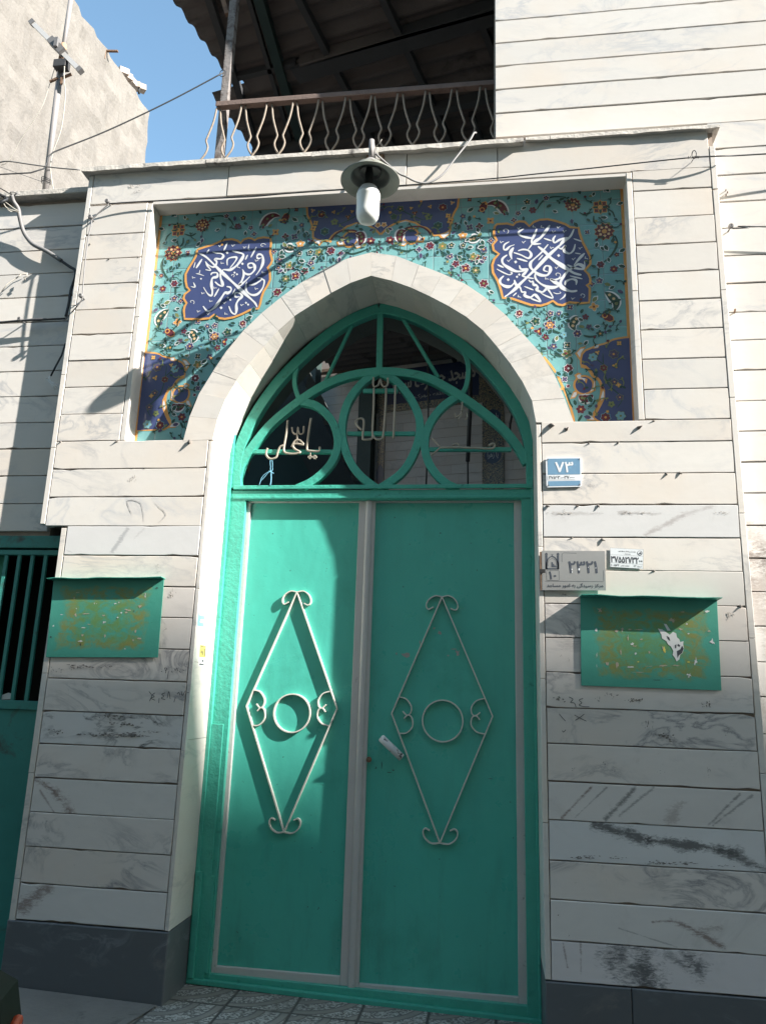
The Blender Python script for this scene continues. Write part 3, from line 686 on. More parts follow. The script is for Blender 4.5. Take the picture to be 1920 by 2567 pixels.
# blue corner fields and the blue field under the lintel
corner = xz('PB', [(1545,390),(1480,392),(1390,405),(1310,425),(1260,455),(1200,478),(1120,495),(1040,530),(965,560),(920,610),(905,680),(905,745),(965,765),(1030,820),(1075,900),(1130,945),(1175,1010),(1205,1080),(1205,1170),(1170,1250),(1115,1350),(1065,1425),(1110,1465),(1160,1490),(1590,1492)], TY)
def field(P, w=.010): poly(P, BLU); outline(P, ORA, w)
def halfmoon(P):
    poly(P, BLU); outline(P, ORA, .011)
both(field, corner)
circ = xz('PB', [(945+125*math.cos(t), 1010-118*math.sin(t)) for t in [2*PI*k/22 for k in range(22)]], TY)
both(halfmoon, circ)
lun = smooth(xz('PB', [(905,765),(1000,800),(1060,890),(1130,935),(1170,1020),(1165,1150),(1120,1300),(1060,1400)], TY), 5)
both(outline, lun, ORA, .014, False)
topf = xz('PT', [(-28,186),(1047,150),(1030,270),(985,345),(950,425),(930,520),(928,590),(880,625),(800,655),(700,665),(655,605),(600,560),(520,540),(450,490),(320,458),(180,490),(60,560),(-28,650)], TY)
both(poly, topf, BLU); both(outline, topf[1:], ORA, .012, False)
tc = xz('PT', [(390+105*math.cos(t), 672-108*math.sin(t)) for t in [2*PI*k/22 for k in range(22)]], TY)
both(halfmoon, tc)
arc2 = smooth(xz('PT', [(290,620),(310,570),(400,545),(520,545),(610,590),(665,660)], TY), 5)
both(outline, arc2, MAR, .010, False)
# white / peach crests on the edges of the fields
def crest(P): poly(P, ORA); c = (sum(p[0] for p in P)/len(P), sum(p[1] for p in P)/len(P)); poly(shrink(P, c, .66), WHI)
for z_, q in (('PT', [(930,590),(880,625),(760,660),(820,725),(930,640)]), ('PT', [(240,745),(200,800),(300,815),(350,760),(300,720)]), ('PT', [(470,760),(490,690),(430,650),(520,620),(515,680),(580,690),(560,760)]),
              ('PT', [(190,490),(320,455),(430,480),(330,470),(210,498)]),
              ('PB', [(830,600),(905,520),(970,510),(910,600),(890,690)]), ('PB', [(820,880),(870,850),(910,860),(900,910),(990,930),(980,990),(930,940),(850,935)]),
              ('PB', [(765,1190),(810,1090),(860,1080),(865,1130),(830,1180)]), ('PB', [(1165,1250),(1150,1180),(1195,1040),(1215,1090),(1215,1180)]), ('PB', [(985,1470),(1000,1385),(1060,1410),(1100,1470)]),
              ('PB', [(1065,540),(1080,480),(1160,480),(1130,530)]), ('PB', [(1090,890),(1070,1040),(1000,1130),(1095,1080)])):
    both(crest, xz(z_, q, TY))
for z_, x, y, r, sq in (('PR',1060,300,72,0),('PR',1345,540,88,0)): both(rosette, xz(z_, [(x, y)], TY), r*.2781/475*1.05, False)
both(rosette, xz('PR', [(1308,322)], TY), .046, True)
both(bud, xz('PR', [(245,345)], TY), 1.2, .05); both(bud, xz('PB', [(1215,110)], TY), -.6, .05); both(bud, xz('PR', [(160,790)], TY), .4, .04)
def pz(z_, q, m=GRE): both(paisley, xz(z_, q, TY), m)
pz('PR', [(285,300),(350,285),(410,310),(450,370),(440,395)], MAR); pz('PR', [(1350,1090),(1400,1120),(1450,1180),(1440,1250)], GRE)
pz('PT', [(1170,705),(1220,715),(1290,695),(1340,680)], GRE); pz('PT', [(320,600),(245,620),(230,700),(250,770)], MAR); pz('PB', [(880,1150),(930,1180),(990,1185),(1060,1140)], MAR)
pz('PB', [(830,300),(800,230),(840,160),(880,130)], GRE)
for z_, q, w in (('PR',[(740,340),(790,270),(880,230),(1000,232)],.010), ('PR',[(1120,370),(1170,390),(1240,365)],.010), ('PR',[(1250,400),(1250,450),(1275,480)],.010),
              ('PR',[(1440,580),(1460,650),(1420,740),(1350,810)],.012), ('PR',[(1380,340),(1420,370),(1440,420)],.009), ('PR',[(1350,810),(1300,860),(1290,950)],.010),
              ('PR',[(60,430),(40,520)],.010), ('PR',[(80,700),(110,760),(150,780)],.012), ('PR',[(250,680),(265,740),(210,780)],.010), ('PR',[(180,960),(210,1000),(250,1010),(320,1060)],.012),
              ('PB',[(500,260),(560,310),(640,335)],.012), ('PB',[(940,370),(1030,385),(1110,370)],.012), ('PB',[(1210,290),(1250,220)],.010), ('PB',[(570,590),(610,625),(660,640)],.011),
              ('PB',[(770,650),(790,700),(750,770)],.011), ('PB',[(690,850),(700,930)],.012), ('PB',[(700,1060),(760,1230),(800,1300)],.008), ('PB',[(870,1480),(920,1400)],.012), ('PB',[(1000,1320),(1060,1250),(1090,1200)],.010),
              ('PT',[(120,830),(220,860),(340,880),(440,850)],.010), ('PT',[(560,860),(480,870),(430,850)],.010), ('PT',[(680,790),(730,760),(790,790)],.011), ('PT',[(810,880),(840,960)],.010), ('PT',[(1120,880),(1150,940)],.010), ('PT',[(1270,1270),(1330,1320)],.012),
              ('PT',[(100,350),(190,300),(260,320),(400,390),(540,440),(650,430)],.006), ('PB',[(1190,600),(1200,760),(1250,980),(1340,1080),(1440,1180),(1380,1300)],.006), ('PB',[(1080,650),(1190,740)],.006)):
    both(vine, xz(z_, q, TY), w)
FL = [('PR',820,240,.022,PUR,ORA,5),('PR',650,275,.026,GRE,ORA,5),('PR',700,350,.03,MAR,PUR,6),('PR',568,378,.022,PUR,ORA,5),('PR',72,405,.024,PUR,ORA,5),('PR',72,578,.034,ORA,WHI,5),('PR',96,868,.036,MAR,ORA,5),('PR',190,890,.04,GRE,OLI,5),
 ('PR',260,1010,.034,MAR,OLI,6),('PR',1190,548,.022,PUR,ORA,4),('PR',1310,840,.03,MAR,PUR,6),('PR',1430,880,.03,MAR,ORA,6),('PR',1300,985,.026,PUR,ORA,5),('PR',320,445,.034,ORA,MAR,4),('PR',1250,1220,.034,ORA,MAR,4),('PR',1455,750,.02,MAR,ORA,5),('PR',68,665,.018,PUR,PEA,4),('PR',262,712,.026,MAR,PEA,4),
 ('PR',325,625,.024,PUR,ORA,4),('PR',1230,1015,.024,PUR,ORA,4),('PR',530,440,.024,PUR,ORA,4),('PR',1035,1225,.026,PUR,ORA,4),('PR',575,1290,.026,MAR,PEA,5),('PR',860,1280,.024,PUR,PEA,5),('PR',940,1275,.02,PUR,PEA,5),
 ('PB',110,80,.026,MAR,PEA,6),('PB',320,185,.034,GRE,OLI,5),('PB',505,235,.042,PUR,ORA,6),('PB',360,315,.036,MAR,ORA,3),('PB',450,390,.028,MAR,OLI,5),('PB',620,88,.022,PUR,PEA,5),('PB',555,510,.026,PUR,PEA,5),('PB',725,605,.036,OLI,ORA,5),('PB',730,492,.026,GRE,PEA,4),('PB',745,795,.032,MAR,WHI,7),('PB',695,935,.022,PUR,PUR,4),('PB',860,345,.03,PUR,ORA,6),('PB',1155,345,.03,GRE,ORA,5),('PB',1010,260,.022,PUR,MAR,5),('PB',965,130,.026,MAR,PUR,5),('PB',905,1325,.034,MAR,ORA,6),('PB',740,1025,.014,MAR,MAR,4),('PB',690,360,.024,SKY,OLI,5),
 ('PB',1060,650,.032,SKY,OLI,6),('PB',1330,610,.034,PUR,ORA,6),('PB',1200,790,.026,MAR,OLI,6),('PB',1340,970,.024,PUR,ORA,5),('PB',1390,1010,.018,ORA,PEA,4),('PB',1410,1170,.024,PUR,ORA,5),('PB',1300,1260,.022,OLI,GRE,5),('PB',1225,1430,.034,MAR,ORA,7),('PB',1420,1410,.034,SKY,OLI,6),('PB',1400,470,.018,ORA,OLI,4),('PB',1250,1355,.01,ORA,ORA,5),('PB',1350,760,.02,ORA,OLI,3),('PB',1120,590,.016,ORA,PEA,3),
 ('PT',98,730,.036,MAR,PEA,6),('PT',650,810,.034,MAR,PUR,6),('PT',820,815,.036,OLI,ORA,6),('PT',500,860,.024,PUR,PUR,4),('PT',945,800,.024,GRE,PEA,5),('PT',925,955,.026,PUR,PEA,5),('PT',890,1030,.016,OLI,PEA,4),('PT',1105,805,.022,GRE,PEA,5),('PT',1390,860,.028,PUR,ORA,5),('PT',1005,1060,.03,MAR,PUR,5),('PT',1140,1120,.036,MAR,ORA,4),('PT',1280,1150,.04,GRE,OLI,5),('PT',1400,980,.022,PUR,ORA,4),('PT',1240,960,.034,OLI,ORA,5),
 ('PT',240,300,.026,GRE,ORA,5),('PT',390,290,.014,ORA,PEA,3),('PT',440,360,.022,MAR,ORA,3),('PT',630,410,.028,OLI,PUR,5),('PT',825,280,.034,MAR,ORA,7),('PT',650,270,.016,ORA,OLI,3),('PT',955,215,.018,ORA,PEA,3),('PT',760,530,.034,GRE,OLI,6),('PT',900,395,.022,ORA,MAR,4),('PT',930,465,.028,ORA,MAR,4),('PT',100,350,.012,ORA,OLI,5),('PT',150,410,.026,GRE,GRE,5),('PT',15,520,.022,ORA,MAR,5),('PT',1195,175,.02,MAR,ORA,4),('PT',1195,555,.03,PUR,OLI,4),('PT',1330,540,.03,MAR,OLI,4),('PT',1000,560,.02,GRE,GRE,4)]
for z_, x, y, r, a, b, n in FL: both(flower, xz(z_, [(x, y)], TY), r*.76, a, b, n, (WHI if int(x+y) % 3 else SKY) if (z_ != 'PB' or x < 900) and not (z_ == 'PT' and y < 480) else (SKY if int(x) % 2 else OLI), random.uniform(0, 1))
LE = [('PR',470,260,1),('PR',480,400,2),('PR',615,405,-1.5),('PR',600,345,.5),('PR',730,300,1.4),('PR',870,300,-2.6),('PR',935,260,.3),('PR',920,370,2.7),('PR',1045,430,-1.3),('PR',1070,460,-1),('PR',1130,210,1.9),('PR',1200,230,.2),('PR',1240,225,1.2),('PR',1340,185,.7),('PR',1390,185,2.4),('PR',1460,300,.3),('PR',1430,420,-.8),('PR',1370,420,3),('PR',1220,455,2.4),('PR',1280,640,-1.8),('PR',1310,680,-.9),('PR',1375,715,2),('PR',1410,650,1.2),('PR',1480,730,.6),('PR',1390,820,1.8),('PR',1470,850,-.3),('PR',1275,870,2.6),('PR',1270,950,3.4),('PR',1340,1010,-.4),('PR',1280,1090,3.1),('PR',1390,1060,.5),('PR',1460,1070,-.6),('PR',1280,1130,4),
 ('PR',130,360,.8),('PR',30,470,-2.2),('PR',200,600,.9),('PR',240,620,-1.3),('PR',60,800,2.2),('PR',230,690,1.8),('PR',100,740,-1),('PR',210,950,2.6),('PR',310,1080,-.6),('PR',490,1190,1.8),('PR',490,1220,-.4),
 ('PB',210,80,.2),('PB',170,170,-.9),('PB',650,150,1.2),('PB',690,170,-.3),('PB',660,215,-1.6),('PB',540,180,.9),('PB',760,110,2.8),('PB',870,150,-.5),('PB',900,90,1.1),('PB',1080,260,.1),('PB',960,265,2.9),('PB',1080,310,2.5),('PB',1230,320,.2),('PB',990,440,-2.2),('PB',860,480,.1),('PB',470,550,2.9),('PB',580,440,1.2),('PB',670,590,2.6),('PB',640,830,-2.3),('PB',650,890,2.4),('PB',750,890,.9),('PB',840,1280,1.8),('PB',990,1300,.4),('PB',1000,1350,-.9),('PB',1050,1240,2),('PB',940,1420,-.2),('PB',430,270,-2),('PB',480,360,1.0),
 ('PT',80,640,1.9),('PT',150,760,-.6),('PT',110,800,-1.8),('PT',210,570,.4),('PT',130,590,2.7),('PT',960,700,1.4),('PT',940,650,.6),('PT',770,870,-2),('PT',870,870,-.9),('PT',620,900,-1.8),('PT',520,910,-1.5),('PT',1020,930,.3),('PT',1090,1030,2.2),('PT',1160,1000,3),('PT',1330,1010,-.6),('PT',1290,1060,1.4),('PT',1240,830,3.1),('PT',1310,840,.2),('PT',1140,750,.7),('PT',1320,630,1.8),('PT',1170,340,.6),('PT',1130,470,-1.2),('PT',1060,510,-1.8),('PT',1530,350,-.4),('PT',1190,480,1.5)]
for z_, x, y, a in LE:
    p = xz(z_, [(x, y)], TY); q = (2*XC-p[0][0], p[0][1]); l = random.uniform(.026, .040); m_ = random.choice([GRE,GRE,GRE,OLI,PUR])
    leaf(p, a, l, m_); leaf([q], PI-a, l, m_)
# small scrolls and leaves filling the ground between the larger flowers
FP = [xz(z_, [(x, y)], TY)[0] for z_, x, y, *_ in FL] + [xz(z_, [(x, y)], TY)[0] for z_, x, y, _ in LE]
FP += [(2*XC-x, z) for x, z in FP]
def inpoly(p, P):
    c = False
    for i in range(len(P)):
        a, b = P[i-1], P[i]
        if (a[1] > p[1]) != (b[1] > p[1]) and p[0] < (b[0]-a[0])*(p[1]-a[1])/(b[1]-a[1])+a[0]: c = not c
    return c
CART = [xz('CR', [(90,40),(1500,60),(1600,1300),(150,1400),(-40,700)], TY), xz('CL', [(80,60),(1600,-10),(1640,600),(1420,1300),(20,1480)], TY)]
BLF = [corner, [(2*XC-x, z) for x, z in corner], topf, [(2*XC-x, z) for x, z in topf], circ, [(2*XC-x, z) for x, z in circ]]
rng = random.Random(3); put = []
for _ in range(2600):
    p = (rng.uniform(NL+.04, NR-.04), rng.uniform(2.70, 4.07))
    if not ok(p[0], p[1]-.02) or any(inpoly(p, q) for q in CART): continue
    if min(math.dist(p, q) for q in FP) < .040 or (put and min(math.dist(p, q) for q in put) < .040): continue
    put.append(p); a = rng.uniform(0, 2*PI); inb = any(inpoly(p, q) for q in BLF); sgn = rng.choice((-1, 1)); L = rng.uniform(.030, .050)
    pts = [(p[0]+L*t*math.cos(a+sgn*1.6*t)-L*.5*math.cos(a), p[1]+L*t*math.sin(a+sgn*1.6*t)-L*.5*math.sin(a)) for t in (0, .35, .7, 1.0)]
    vine(pts, .0055, OLI if inb else GRE)
    e = pts[-1]; k = rng.random()
    if ok(*e):
        if k < .35: petal(e, a+sgn*2, .022, .014, rng.choice((GRE, OLI, PUR)))
        elif k < .6: disc(e, .0075, rng.choice((MAR, ORA, PUR)))
        else: petal(e, a+sgn*1.2, .020, .012, GRE); petal(e, a+sgn*3.0, .018, .011, rng.choice((MAR, GRE, OLI)))
    if ok(*pts[1]): petal(pts[1], a-sgn*1.2, .016, .010, GRE if not inb else OLI)
fl.build("floral_relief", PAL, panel)
# calligraphy cartouches
def cartouche(z_, out, strokes, dia, ticks, swirls):
    b = MB(); y = TY - .0031; sc = .1693/475 if z_ == 'CR' else .1511/475
    k = ZM[z_][0]; pxm = 1.0/ (at(z_, 1000, 700, TY)-at(z_, 0, 700, TY)).length*1000
    P = smooth(xz(z_, out, TY), 1, True) if False else xz(z_, out, TY)
    b.flat(P, y, 0); b.ribbon(P+[P[0]], 36/pxm, y-.0005, 1)
    L = 0
    for pts, w in strokes:
        q = smooth(xz(z_, pts, TY), 7); n = len(q); L += 1
        ws = [1.22*w/pxm*(.36+.68*min(1, 3.2*min(i+.4, n-1-i+.4)/n))*(.86+.22*math.sin(i*.35)) for i in range(n)]
        b.ribbon(q, ws, y-.0009-L*4e-6, 2)
    for (x, yy, r) in dia:
        L += 1; b.flat(xz(z_, [(x-r,yy-.1*r),(x-.1*r,yy+r),(x+r,yy+.1*r),(x+.1*r,yy-r)], TY), y-.0009-L*4e-6, 2)
    for (x, yy, a) in ticks:
        L += 1; ca, sa = math.cos(a), math.sin(a)
        q = [(-24,-14),(-4,12),(6,-8),(30,-20)]
        b.ribbon(smooth(xz(z_, [(x+c*ca-d*sa, yy+c*sa+d*ca) for c, d in q], TY), 4), 9/pxm, y-.0009-L*4e-6, 2)
    for (x, yy, r, a0) in swirls:
        L += 1; q = [(x+r*(1-t*.78)*math.cos(a0+5.2*t), yy-r*.75*(1-t*.78)*math.sin(a0+5.2*t)) for t in [i/18 for i in range(19)]]
        b.ribbon(xz(z_, q, TY), 9/pxm, y-.0009-L*4e-6, 2)
    return b
CRo = [(120,160),(150,135),(300,125),(390,150),(420,112),(480,92),(560,100),(628,165),(690,105),(780,70),(900,62),(1010,85),(1160,135),(1230,180),(1355,188),(1370,270),(1420,410),(1480,520),(1530,620),(1530,720),(1445,820),(1500,870),(1530,940),(1525,1010),(1475,1040),(1520,1080),(1520,1200),(1510,1295),(1370,1305),(1220,1290),(1120,1335),(1040,1320),(975,1268),(900,1310),(800,1340),(650,1330),(500,1280),(370,1235),(235,1225),(210,1120),(165,980),(90,850),(80,740),(110,650),(178,575),(100,520),(85,440),(145,370),(105,300),(105,220)]
CRs = [([(930,150),(870,240),(800,330),(720,385),(680,415)],44),([(545,205),(470,255),(500,305),(600,335),(700,345)],32),([(738,205),(700,300),(662,380),(690,425),(800,425)],36),([(680,410),(640,470),(600,520)],16),
 ([(460,530),(540,510),(620,530),(655,590),(610,640),(500,590),(395,555)],32),([(330,395),(260,440),(250,505),(290,510),(340,465),(410,440)],28),([(395,480),(350,560),(368,655)],38),
 ([(1285,210),(1230,320),(1100,430),(900,610),(700,820),(500,1010),(400,1110),(310,1180),(262,1212)],42),([(755,465),(850,540),(950,640),(1080,730),(1190,800),(1290,860),(1395,888)],52),
 ([(905,435),(800,560),(700,650),(645,710),(650,780),(720,850),(800,890),(890,890),(935,830),(930,765),(870,755),(840,815),(900,840)],38),
 ([(715,865),(720,940),(800,1020),(920,1070),(1020,1065),(1060,1030),(1000,990),(940,950),(1010,960),(1110,920)],42),([(1205,825),(1140,900),(1090,990),(1100,1060),(1180,1110),(1260,1130),(1335,1120)],48),([(1155,1040),(1170,985),(1250,950),(1320,970),(1318,1035)],32),
 ([(1445,565),(1370,640),(1285,745)],32),([(1185,735),(1300,785),(1420,800),(1415,755),(1350,730),(1290,765),(1200,830)],40),
 ([(300,590),(230,650),(240,720),(320,780),(420,830),(520,830),(605,795)],40),([(480,745),(505,800),(600,800),(560,860),(530,900),(600,925),(690,940)],32),
 ([(615,960),(650,990),(680,980),(690,1030),(730,1040),(750,1070),(740,1110),(820,1140),(880,1095),(910,1110),(975,1225),(880,1200),(790,1150)],34),([(500,1100),(520,1140),(570,1140),(560,1190),(640,1220),(700,1180),(740,1205),(792,1282),(700,1255),(640,1230)],34),
 ([(250,900),(195,960),(210,1020),(290,1060),(360,1050),(405,1000)],38),([(405,960),(430,1030),(480,1060),(505,1105)],34),([(1305,430),(1280,520),(1220,570),(1150,540),(1140,500),(1165,455),(1100,500),(1045,470)],34),
 ([(1015,305),(980,360),(1000,410),(1080,365),(1185,330)],30),([(1080,430),(1150,360),(1235,325)],26),([(440,640),(600,688)],22),([(155,735),(250,778)],20),([(145,798),(240,850),(330,885),(372,860),(345,842)],20),
 ([(1225,900),(1412,946)],18),([(1280,350),(1402,392)],16),([(550,1055),(690,1112)],16),([(1162,1165),(1140,1210),(1078,1256)],18),([(840,345),(955,382)],18),([(1300,563),(1388,577)],14),([(980,1145),(1030,1165),(1090,1155),(1075,1135)],12),([(385,1200),(440,1150)],14),([(760,670),(830,590)],14),([(1440,680),(1450,780)],12)]
c1 = cartouche('CR', CRo, CRs, [(315,957,24),(425,695,24),(478,882,20),(445,915,20),(1060,600,24)], [(475,200,0),(1055,185,.2),(545,405,0),(955,490,.3),(1030,785,0),(325,680,0),(1380,495,0),(215,405,.3),(985,250,.2),(1145,245,.2),(470,1210,1),(1270,1240,.2),(1460,640,1),(690,175,1),(810,180,1),(875,945,.8),(1280,655,0)], [(270,235,60,-1.2),(1040,885,58,-1.2),(1405,1190,48,-1.2)])
c1.build("calligraphy_cartouche", PAL, panel)
CLo = [(305,240),(440,195),(560,160),(680,105),(780,75),(880,68),(970,95),(1020,135),(1070,75),(1150,50),(1210,60),(1255,85),(1300,55),(1400,38),(1515,50),(1525,140),(1510,290),(1545,420),(1520,480),(1470,540),(1505,620),(1510,740),(1470,830),(1400,940),(1365,1040),(1345,1140),(1320,1215),(1180,1240),(1040,1310),(900,1365),(760,1390),(650,1375),(580,1320),(500,1380),(350,1395),(95,1390),(80,1250),(95,1180),(125,1130),(75,1050),(95,980),(180,915),(130,860),(110,760),(110,650),(160,550),(230,440),(280,350)]
CLs = [([(318,298),(440,360),(560,470),(700,610),(820,720),(950,840),(1080,960),(1200,1070),(1260,1130),(1296,1196)],42),([(558,278),(620,300),(700,310),(735,350),(700,395),(640,395),(600,405),(625,450),(600,515),(550,530),(480,490),(436,440)],34),([(440,445),(470,510),(525,585),(440,575)],22),
 ([(878,262),(960,285),(1060,318),(1050,380),(980,480),(900,550),(830,580),(740,575),(715,600)],40),([(800,505),(798,420),(840,380),(940,368),(950,405),(900,480),(845,545)],28),([(725,590),(690,640),(692,720),(717,790),(720,845),(660,830),(595,775)],36),
 ([(530,665),(550,630),(630,630),(632,690),(560,712),(540,760),(540,850),(552,930),(540,1002),(480,980),(405,865)],36),([(1285,360),(1320,320),(1380,345),(1392,450),(1350,560),(1275,668)],36),([(1285,355),(1310,392),(1365,375)],24),
 ([(1140,525),(1150,480),(1210,468),(1252,510),(1250,580),(1180,650),(1100,640),(1048,568)],34),([(1140,520),(1170,545),(1230,530)],24),([(1060,580),(1072,660),(1040,760),(998,832),(1080,780),(1175,688)],38),([(1155,832),(1260,812),(1375,730),(1300,708)],26),([(1372,730),(1412,765),(1385,880),(1300,980),(1200,992),(1120,930),(1105,850),(1122,775)],32),
 ([(790,855),(850,870),(862,920),(810,962),(760,960),(690,1060),(620,1170),(540,1240),(470,1262),(398,1180)],38),([(920,1000),(940,960),(1010,968),(1042,1020),(985,1080),(950,1150),(952,1240),(932,1312),(870,1280),(825,1180)],34),([(920,995),(945,1030),(1010,1020)],22),
 ([(802,128),(740,262)],22),([(500,238),(458,302)],20),([(382,398),(283,552)],26),([(662,888),(583,1027)],20),([(1282,198),(1190,372)],20),([(1137,328),(1098,412)],18),([(932,888),(883,988)],12),([(240,788),(265,862),(195,855)],18),([(270,450),(245,545)],12),([(1160,155),(1150,240),(1190,245)],12),([(280,640),(340,650),(420,680)],12),([(350,580),(335,640)],10)]
c2 = cartouche('CL', CLo, CLs, [(798,295,24),(1050,478,24),(920,625,20),(960,652,20),(810,1040,20),(850,1075,20),(1110,1125,20),(1145,1155,20),(698,1208,26),(365,727,18)], [(680,185,0),(895,180,.1),(1280,430,.4),(710,470,.6),(1085,210,.2),(235,710,.6),(390,970,.4),(590,880,.6),(1040,1165,.2),(1275,895,.5),(320,1270,.3),(485,1310,0),(770,1310,.8),(520,1100,.5),(755,1130,0),(980,535,1),(1390,625,.6)], [(210,1110,50,-1.0),(1385,175,52,.2),(885,672,38,-1.2)])
c2.build("calligraphy_cartouche", PAL, panel)

# glue marks and pencilled numbers on the piers
rs = MB()
def blob(mb, z_, x, y, w, h, m, Y, n=11, rough=.45):
    q = []
    for k in range(n):
        g = 2*PI*k/n; r = 1+random.uniform(-rough, rough*.6); q.append((x+w*r*math.cos(g), y+h*r*math.sin(g)))
    mb.flat(xz(z_, q, Y), Y, m)
def smear(z_, x, y, w, h, cnt, m=0):
    for _ in range(cnt): blob(rs, z_, x+random.gauss(0, w*.42), y+random.gauss(0, h*.42), random.uniform(.03, .13)*w, random.uniform(.06, .25)*h, m, -.0026-random.random()*.0004, 9, .6)
for a in [('S8',265,135,50,25,14),('S8',585,110,50,20,10),('S8',510,140,20,30,8),('S8',745,140,70,18,24),('S8',1205,165,45,40,16),('S8',940,370,80,30,18),('S8',1330,340,40,35,8,1),('S8',350,580,30,14,8),('S8',548,540,18,26,9),('S8',600,590,30,10,6),('S8',905,600,30,10,5),('S8',1215,585,20,30,7),('S8',1210,630,20,10,4),
          ('S8',430,1145,110,14,26),('S8',620,1150,90,10,12),('S8',900,1180,80,14,20),('S8',1050,1185,150,12,26),('S8',1300,1200,120,10,14),('S8',255,1515,22,16,5),('S8',315,1640,14,24,4),('S8',640,1610,10,10,2,1),('S8',600,1478,8,6,2),('S8',830,300,30,50,8),
          ('S2',240,680,90,18,22,1),('S2',700,680,60,16,14,1),('S2',800,675,90,14,16,1),('S2',1350,675,70,12,16,1),('S2',250,1240,60,12,12),('S2',240,1610,22,14,5),('S2',240,1668,20,12,4),('S2',310,1580,12,12,3),('S2',290,1700,18,18,5,1),('S2',1400,1385,40,40,16,1),('S2',900,1770,60,20,8,1),('S2',455,485,30,24,10,1),
          ('S3',1270,560,30,40,12),('S3',1230,805,25,25,8,1),('S3',600,1095,120,20,24),('S3',530,1100,16,24,8),('S3',420,1120,60,30,10,1),('S3',800,1100,90,16,14),('S3',850,1465,140,25,24),('S3',900,1520,120,25,20),('S3',700,1600,150,16,30),('S3',930,1605,180,18,50),('S3',420,1580,70,24,16),('S3',1100,1580,100,10,16),('S3',1250,1600,16,30,6),('S3',1010,1325,5,14,2),('S3',680,390,30,14,6,1),('S3',1075,420,20,14,5,1),('S3',1170,350,26,26,8,1),('S3',1170,390,24,18,5,1),('S3',480,1385,14,8,4),('S3',510,1290,8,40,6,1),
          ('S6',1075,195,5,14,2),('S6',140,685,4,14,2),('S6',360,560,5,6,1),('S6',285,545,5,3,1),('S6',680,90,14,10,4,1),('R4',710,520,14,12,6,1),('R4',800,1830,30,30,10,1),('R4',800,60,50,20,10,1),('R4',830,90,40,14,8,1)]: smear(*a)
rs.build("glue_residue", [M_residue, M_residueL], portal)
pw = MB()
def scrawl(z_, pts, w=.0028, Y=-.0031): pw.ribbon(smooth(xz(z_, pts, Y), 5), w, Y, 0)
for q in ([(1355,1120),(1365,1125)],[(1330,1130),(1340,1140)],[(1290,1105),(1300,1125),(1310,1105),(1318,1128)],[(1272,1130),(1278,1140)],[(1250,1130),(1240,1190)],[(1220,1105),(1238,1110),(1228,1125),(1220,1105)],[(1232,1118),(1228,1145)],[(1195,1130),(1203,1135)],
          [(1385,1290),(1400,1288)],[(1345,1280),(1352,1310),(1375,1275)],[(1315,1300),(1325,1285),(1335,1310)],[(1300,1325),(1290,1360)],[(1240,1330),(1252,1280),(1262,1335)],[(1225,1290),(1200,1300),(1215,1315),(1195,1330),(1225,1340)],[(1180,1330),(1178,1365)],[(1150,1290),(1130,1305),(1145,1318),(1120,1330),(1150,1345)],[(1105,1280),(1125,1310),(1110,1350)]): scrawl('S3', q)
for q in ([(320,120),(345,135),(330,155),(355,160),(365,185)],[(410,130),(385,140),(402,158),(385,172),(415,182),(450,183)],[(355,235),(390,255),(432,275)],[(418,230),(385,255),(360,270)],[(258,228),(275,250),(298,275)],[(278,335),(285,345),(300,330)]): scrawl('S8', q)
pw.build("pencil_writing", M_ink, portal)
# dark blotches in the stone of the lowest right slabs
bs = MB()
def vein(z_, pts, w, cnt, m=0, frac=.45):
    base = xz(z_, pts, -.0022)
    for c_ in range(cnt):
        u0 = random.uniform(0, 1-frac*.6); u1 = min(1, u0+random.uniform(.3, 1)*frac); oz = random.gauss(0, w*.5); q = smooth(base, 14); n = len(q); q = q[int(u0*n):max(int(u0*n)+3, int(u1*n))]
        a, b_ = random.uniform(0, 6), random.uniform(8, 30); N = len(q)
        P = [(x+.3*oz*math.sin(a+i*.7), z+oz+w*.25*math.sin(a+i*b_*.05)+random.gauss(0, w*.06)) for i, (x, z) in enumerate(q)]
        ws = [w*random.uniform(.15, .75)*math.sin(PI*(i+.4)/N)+.0006 for i in range(N)]
        bs.ribbon(P, ws, -.0021-random.random()*.0004, m)
def splotch(z_, cx_, cy_, w, h, cnt, m, slant=0):
    for _ in range(cnt):
        x = random.gauss(0, .38)*w; y = random.gauss(0, .36)*h
        if (x/w)**2+(y/h)**2 > .8: continue
        L = random.uniform(.12, .4)*h; a = 1.0+random.gauss(0, .35); q = [(cx_+x+math.cos(a)*L*t, cy_+y+slant*x+math.sin(a)*L*t) for t in (-1, -.4, .3, 1)]
        bs.ribbon(smooth(xz(z_, q, -.0022), 4), [w*.00085*random.uniform(.1, .5)*(math.sin(PI*(i+.4)/13)+.1)*.35 for i in range(13)], -.0021-random.random()*.0005, m)
vein('R4', [(800,2050),(770,1960),(850,1980),(870,2090)], .004, 8, 0); bs.build("stone_vein", vary("vein_grey", (.40,.385,.38), .5, .2, 30), portal); bs = MB()
vein('R4', [(930,1960),(1000,2040),(960,2090)], .004, 8, 0)
bs.build("stone_vein", vary("vein_pale_grey", (.42,.40,.39), .5, .2, 30), portal)
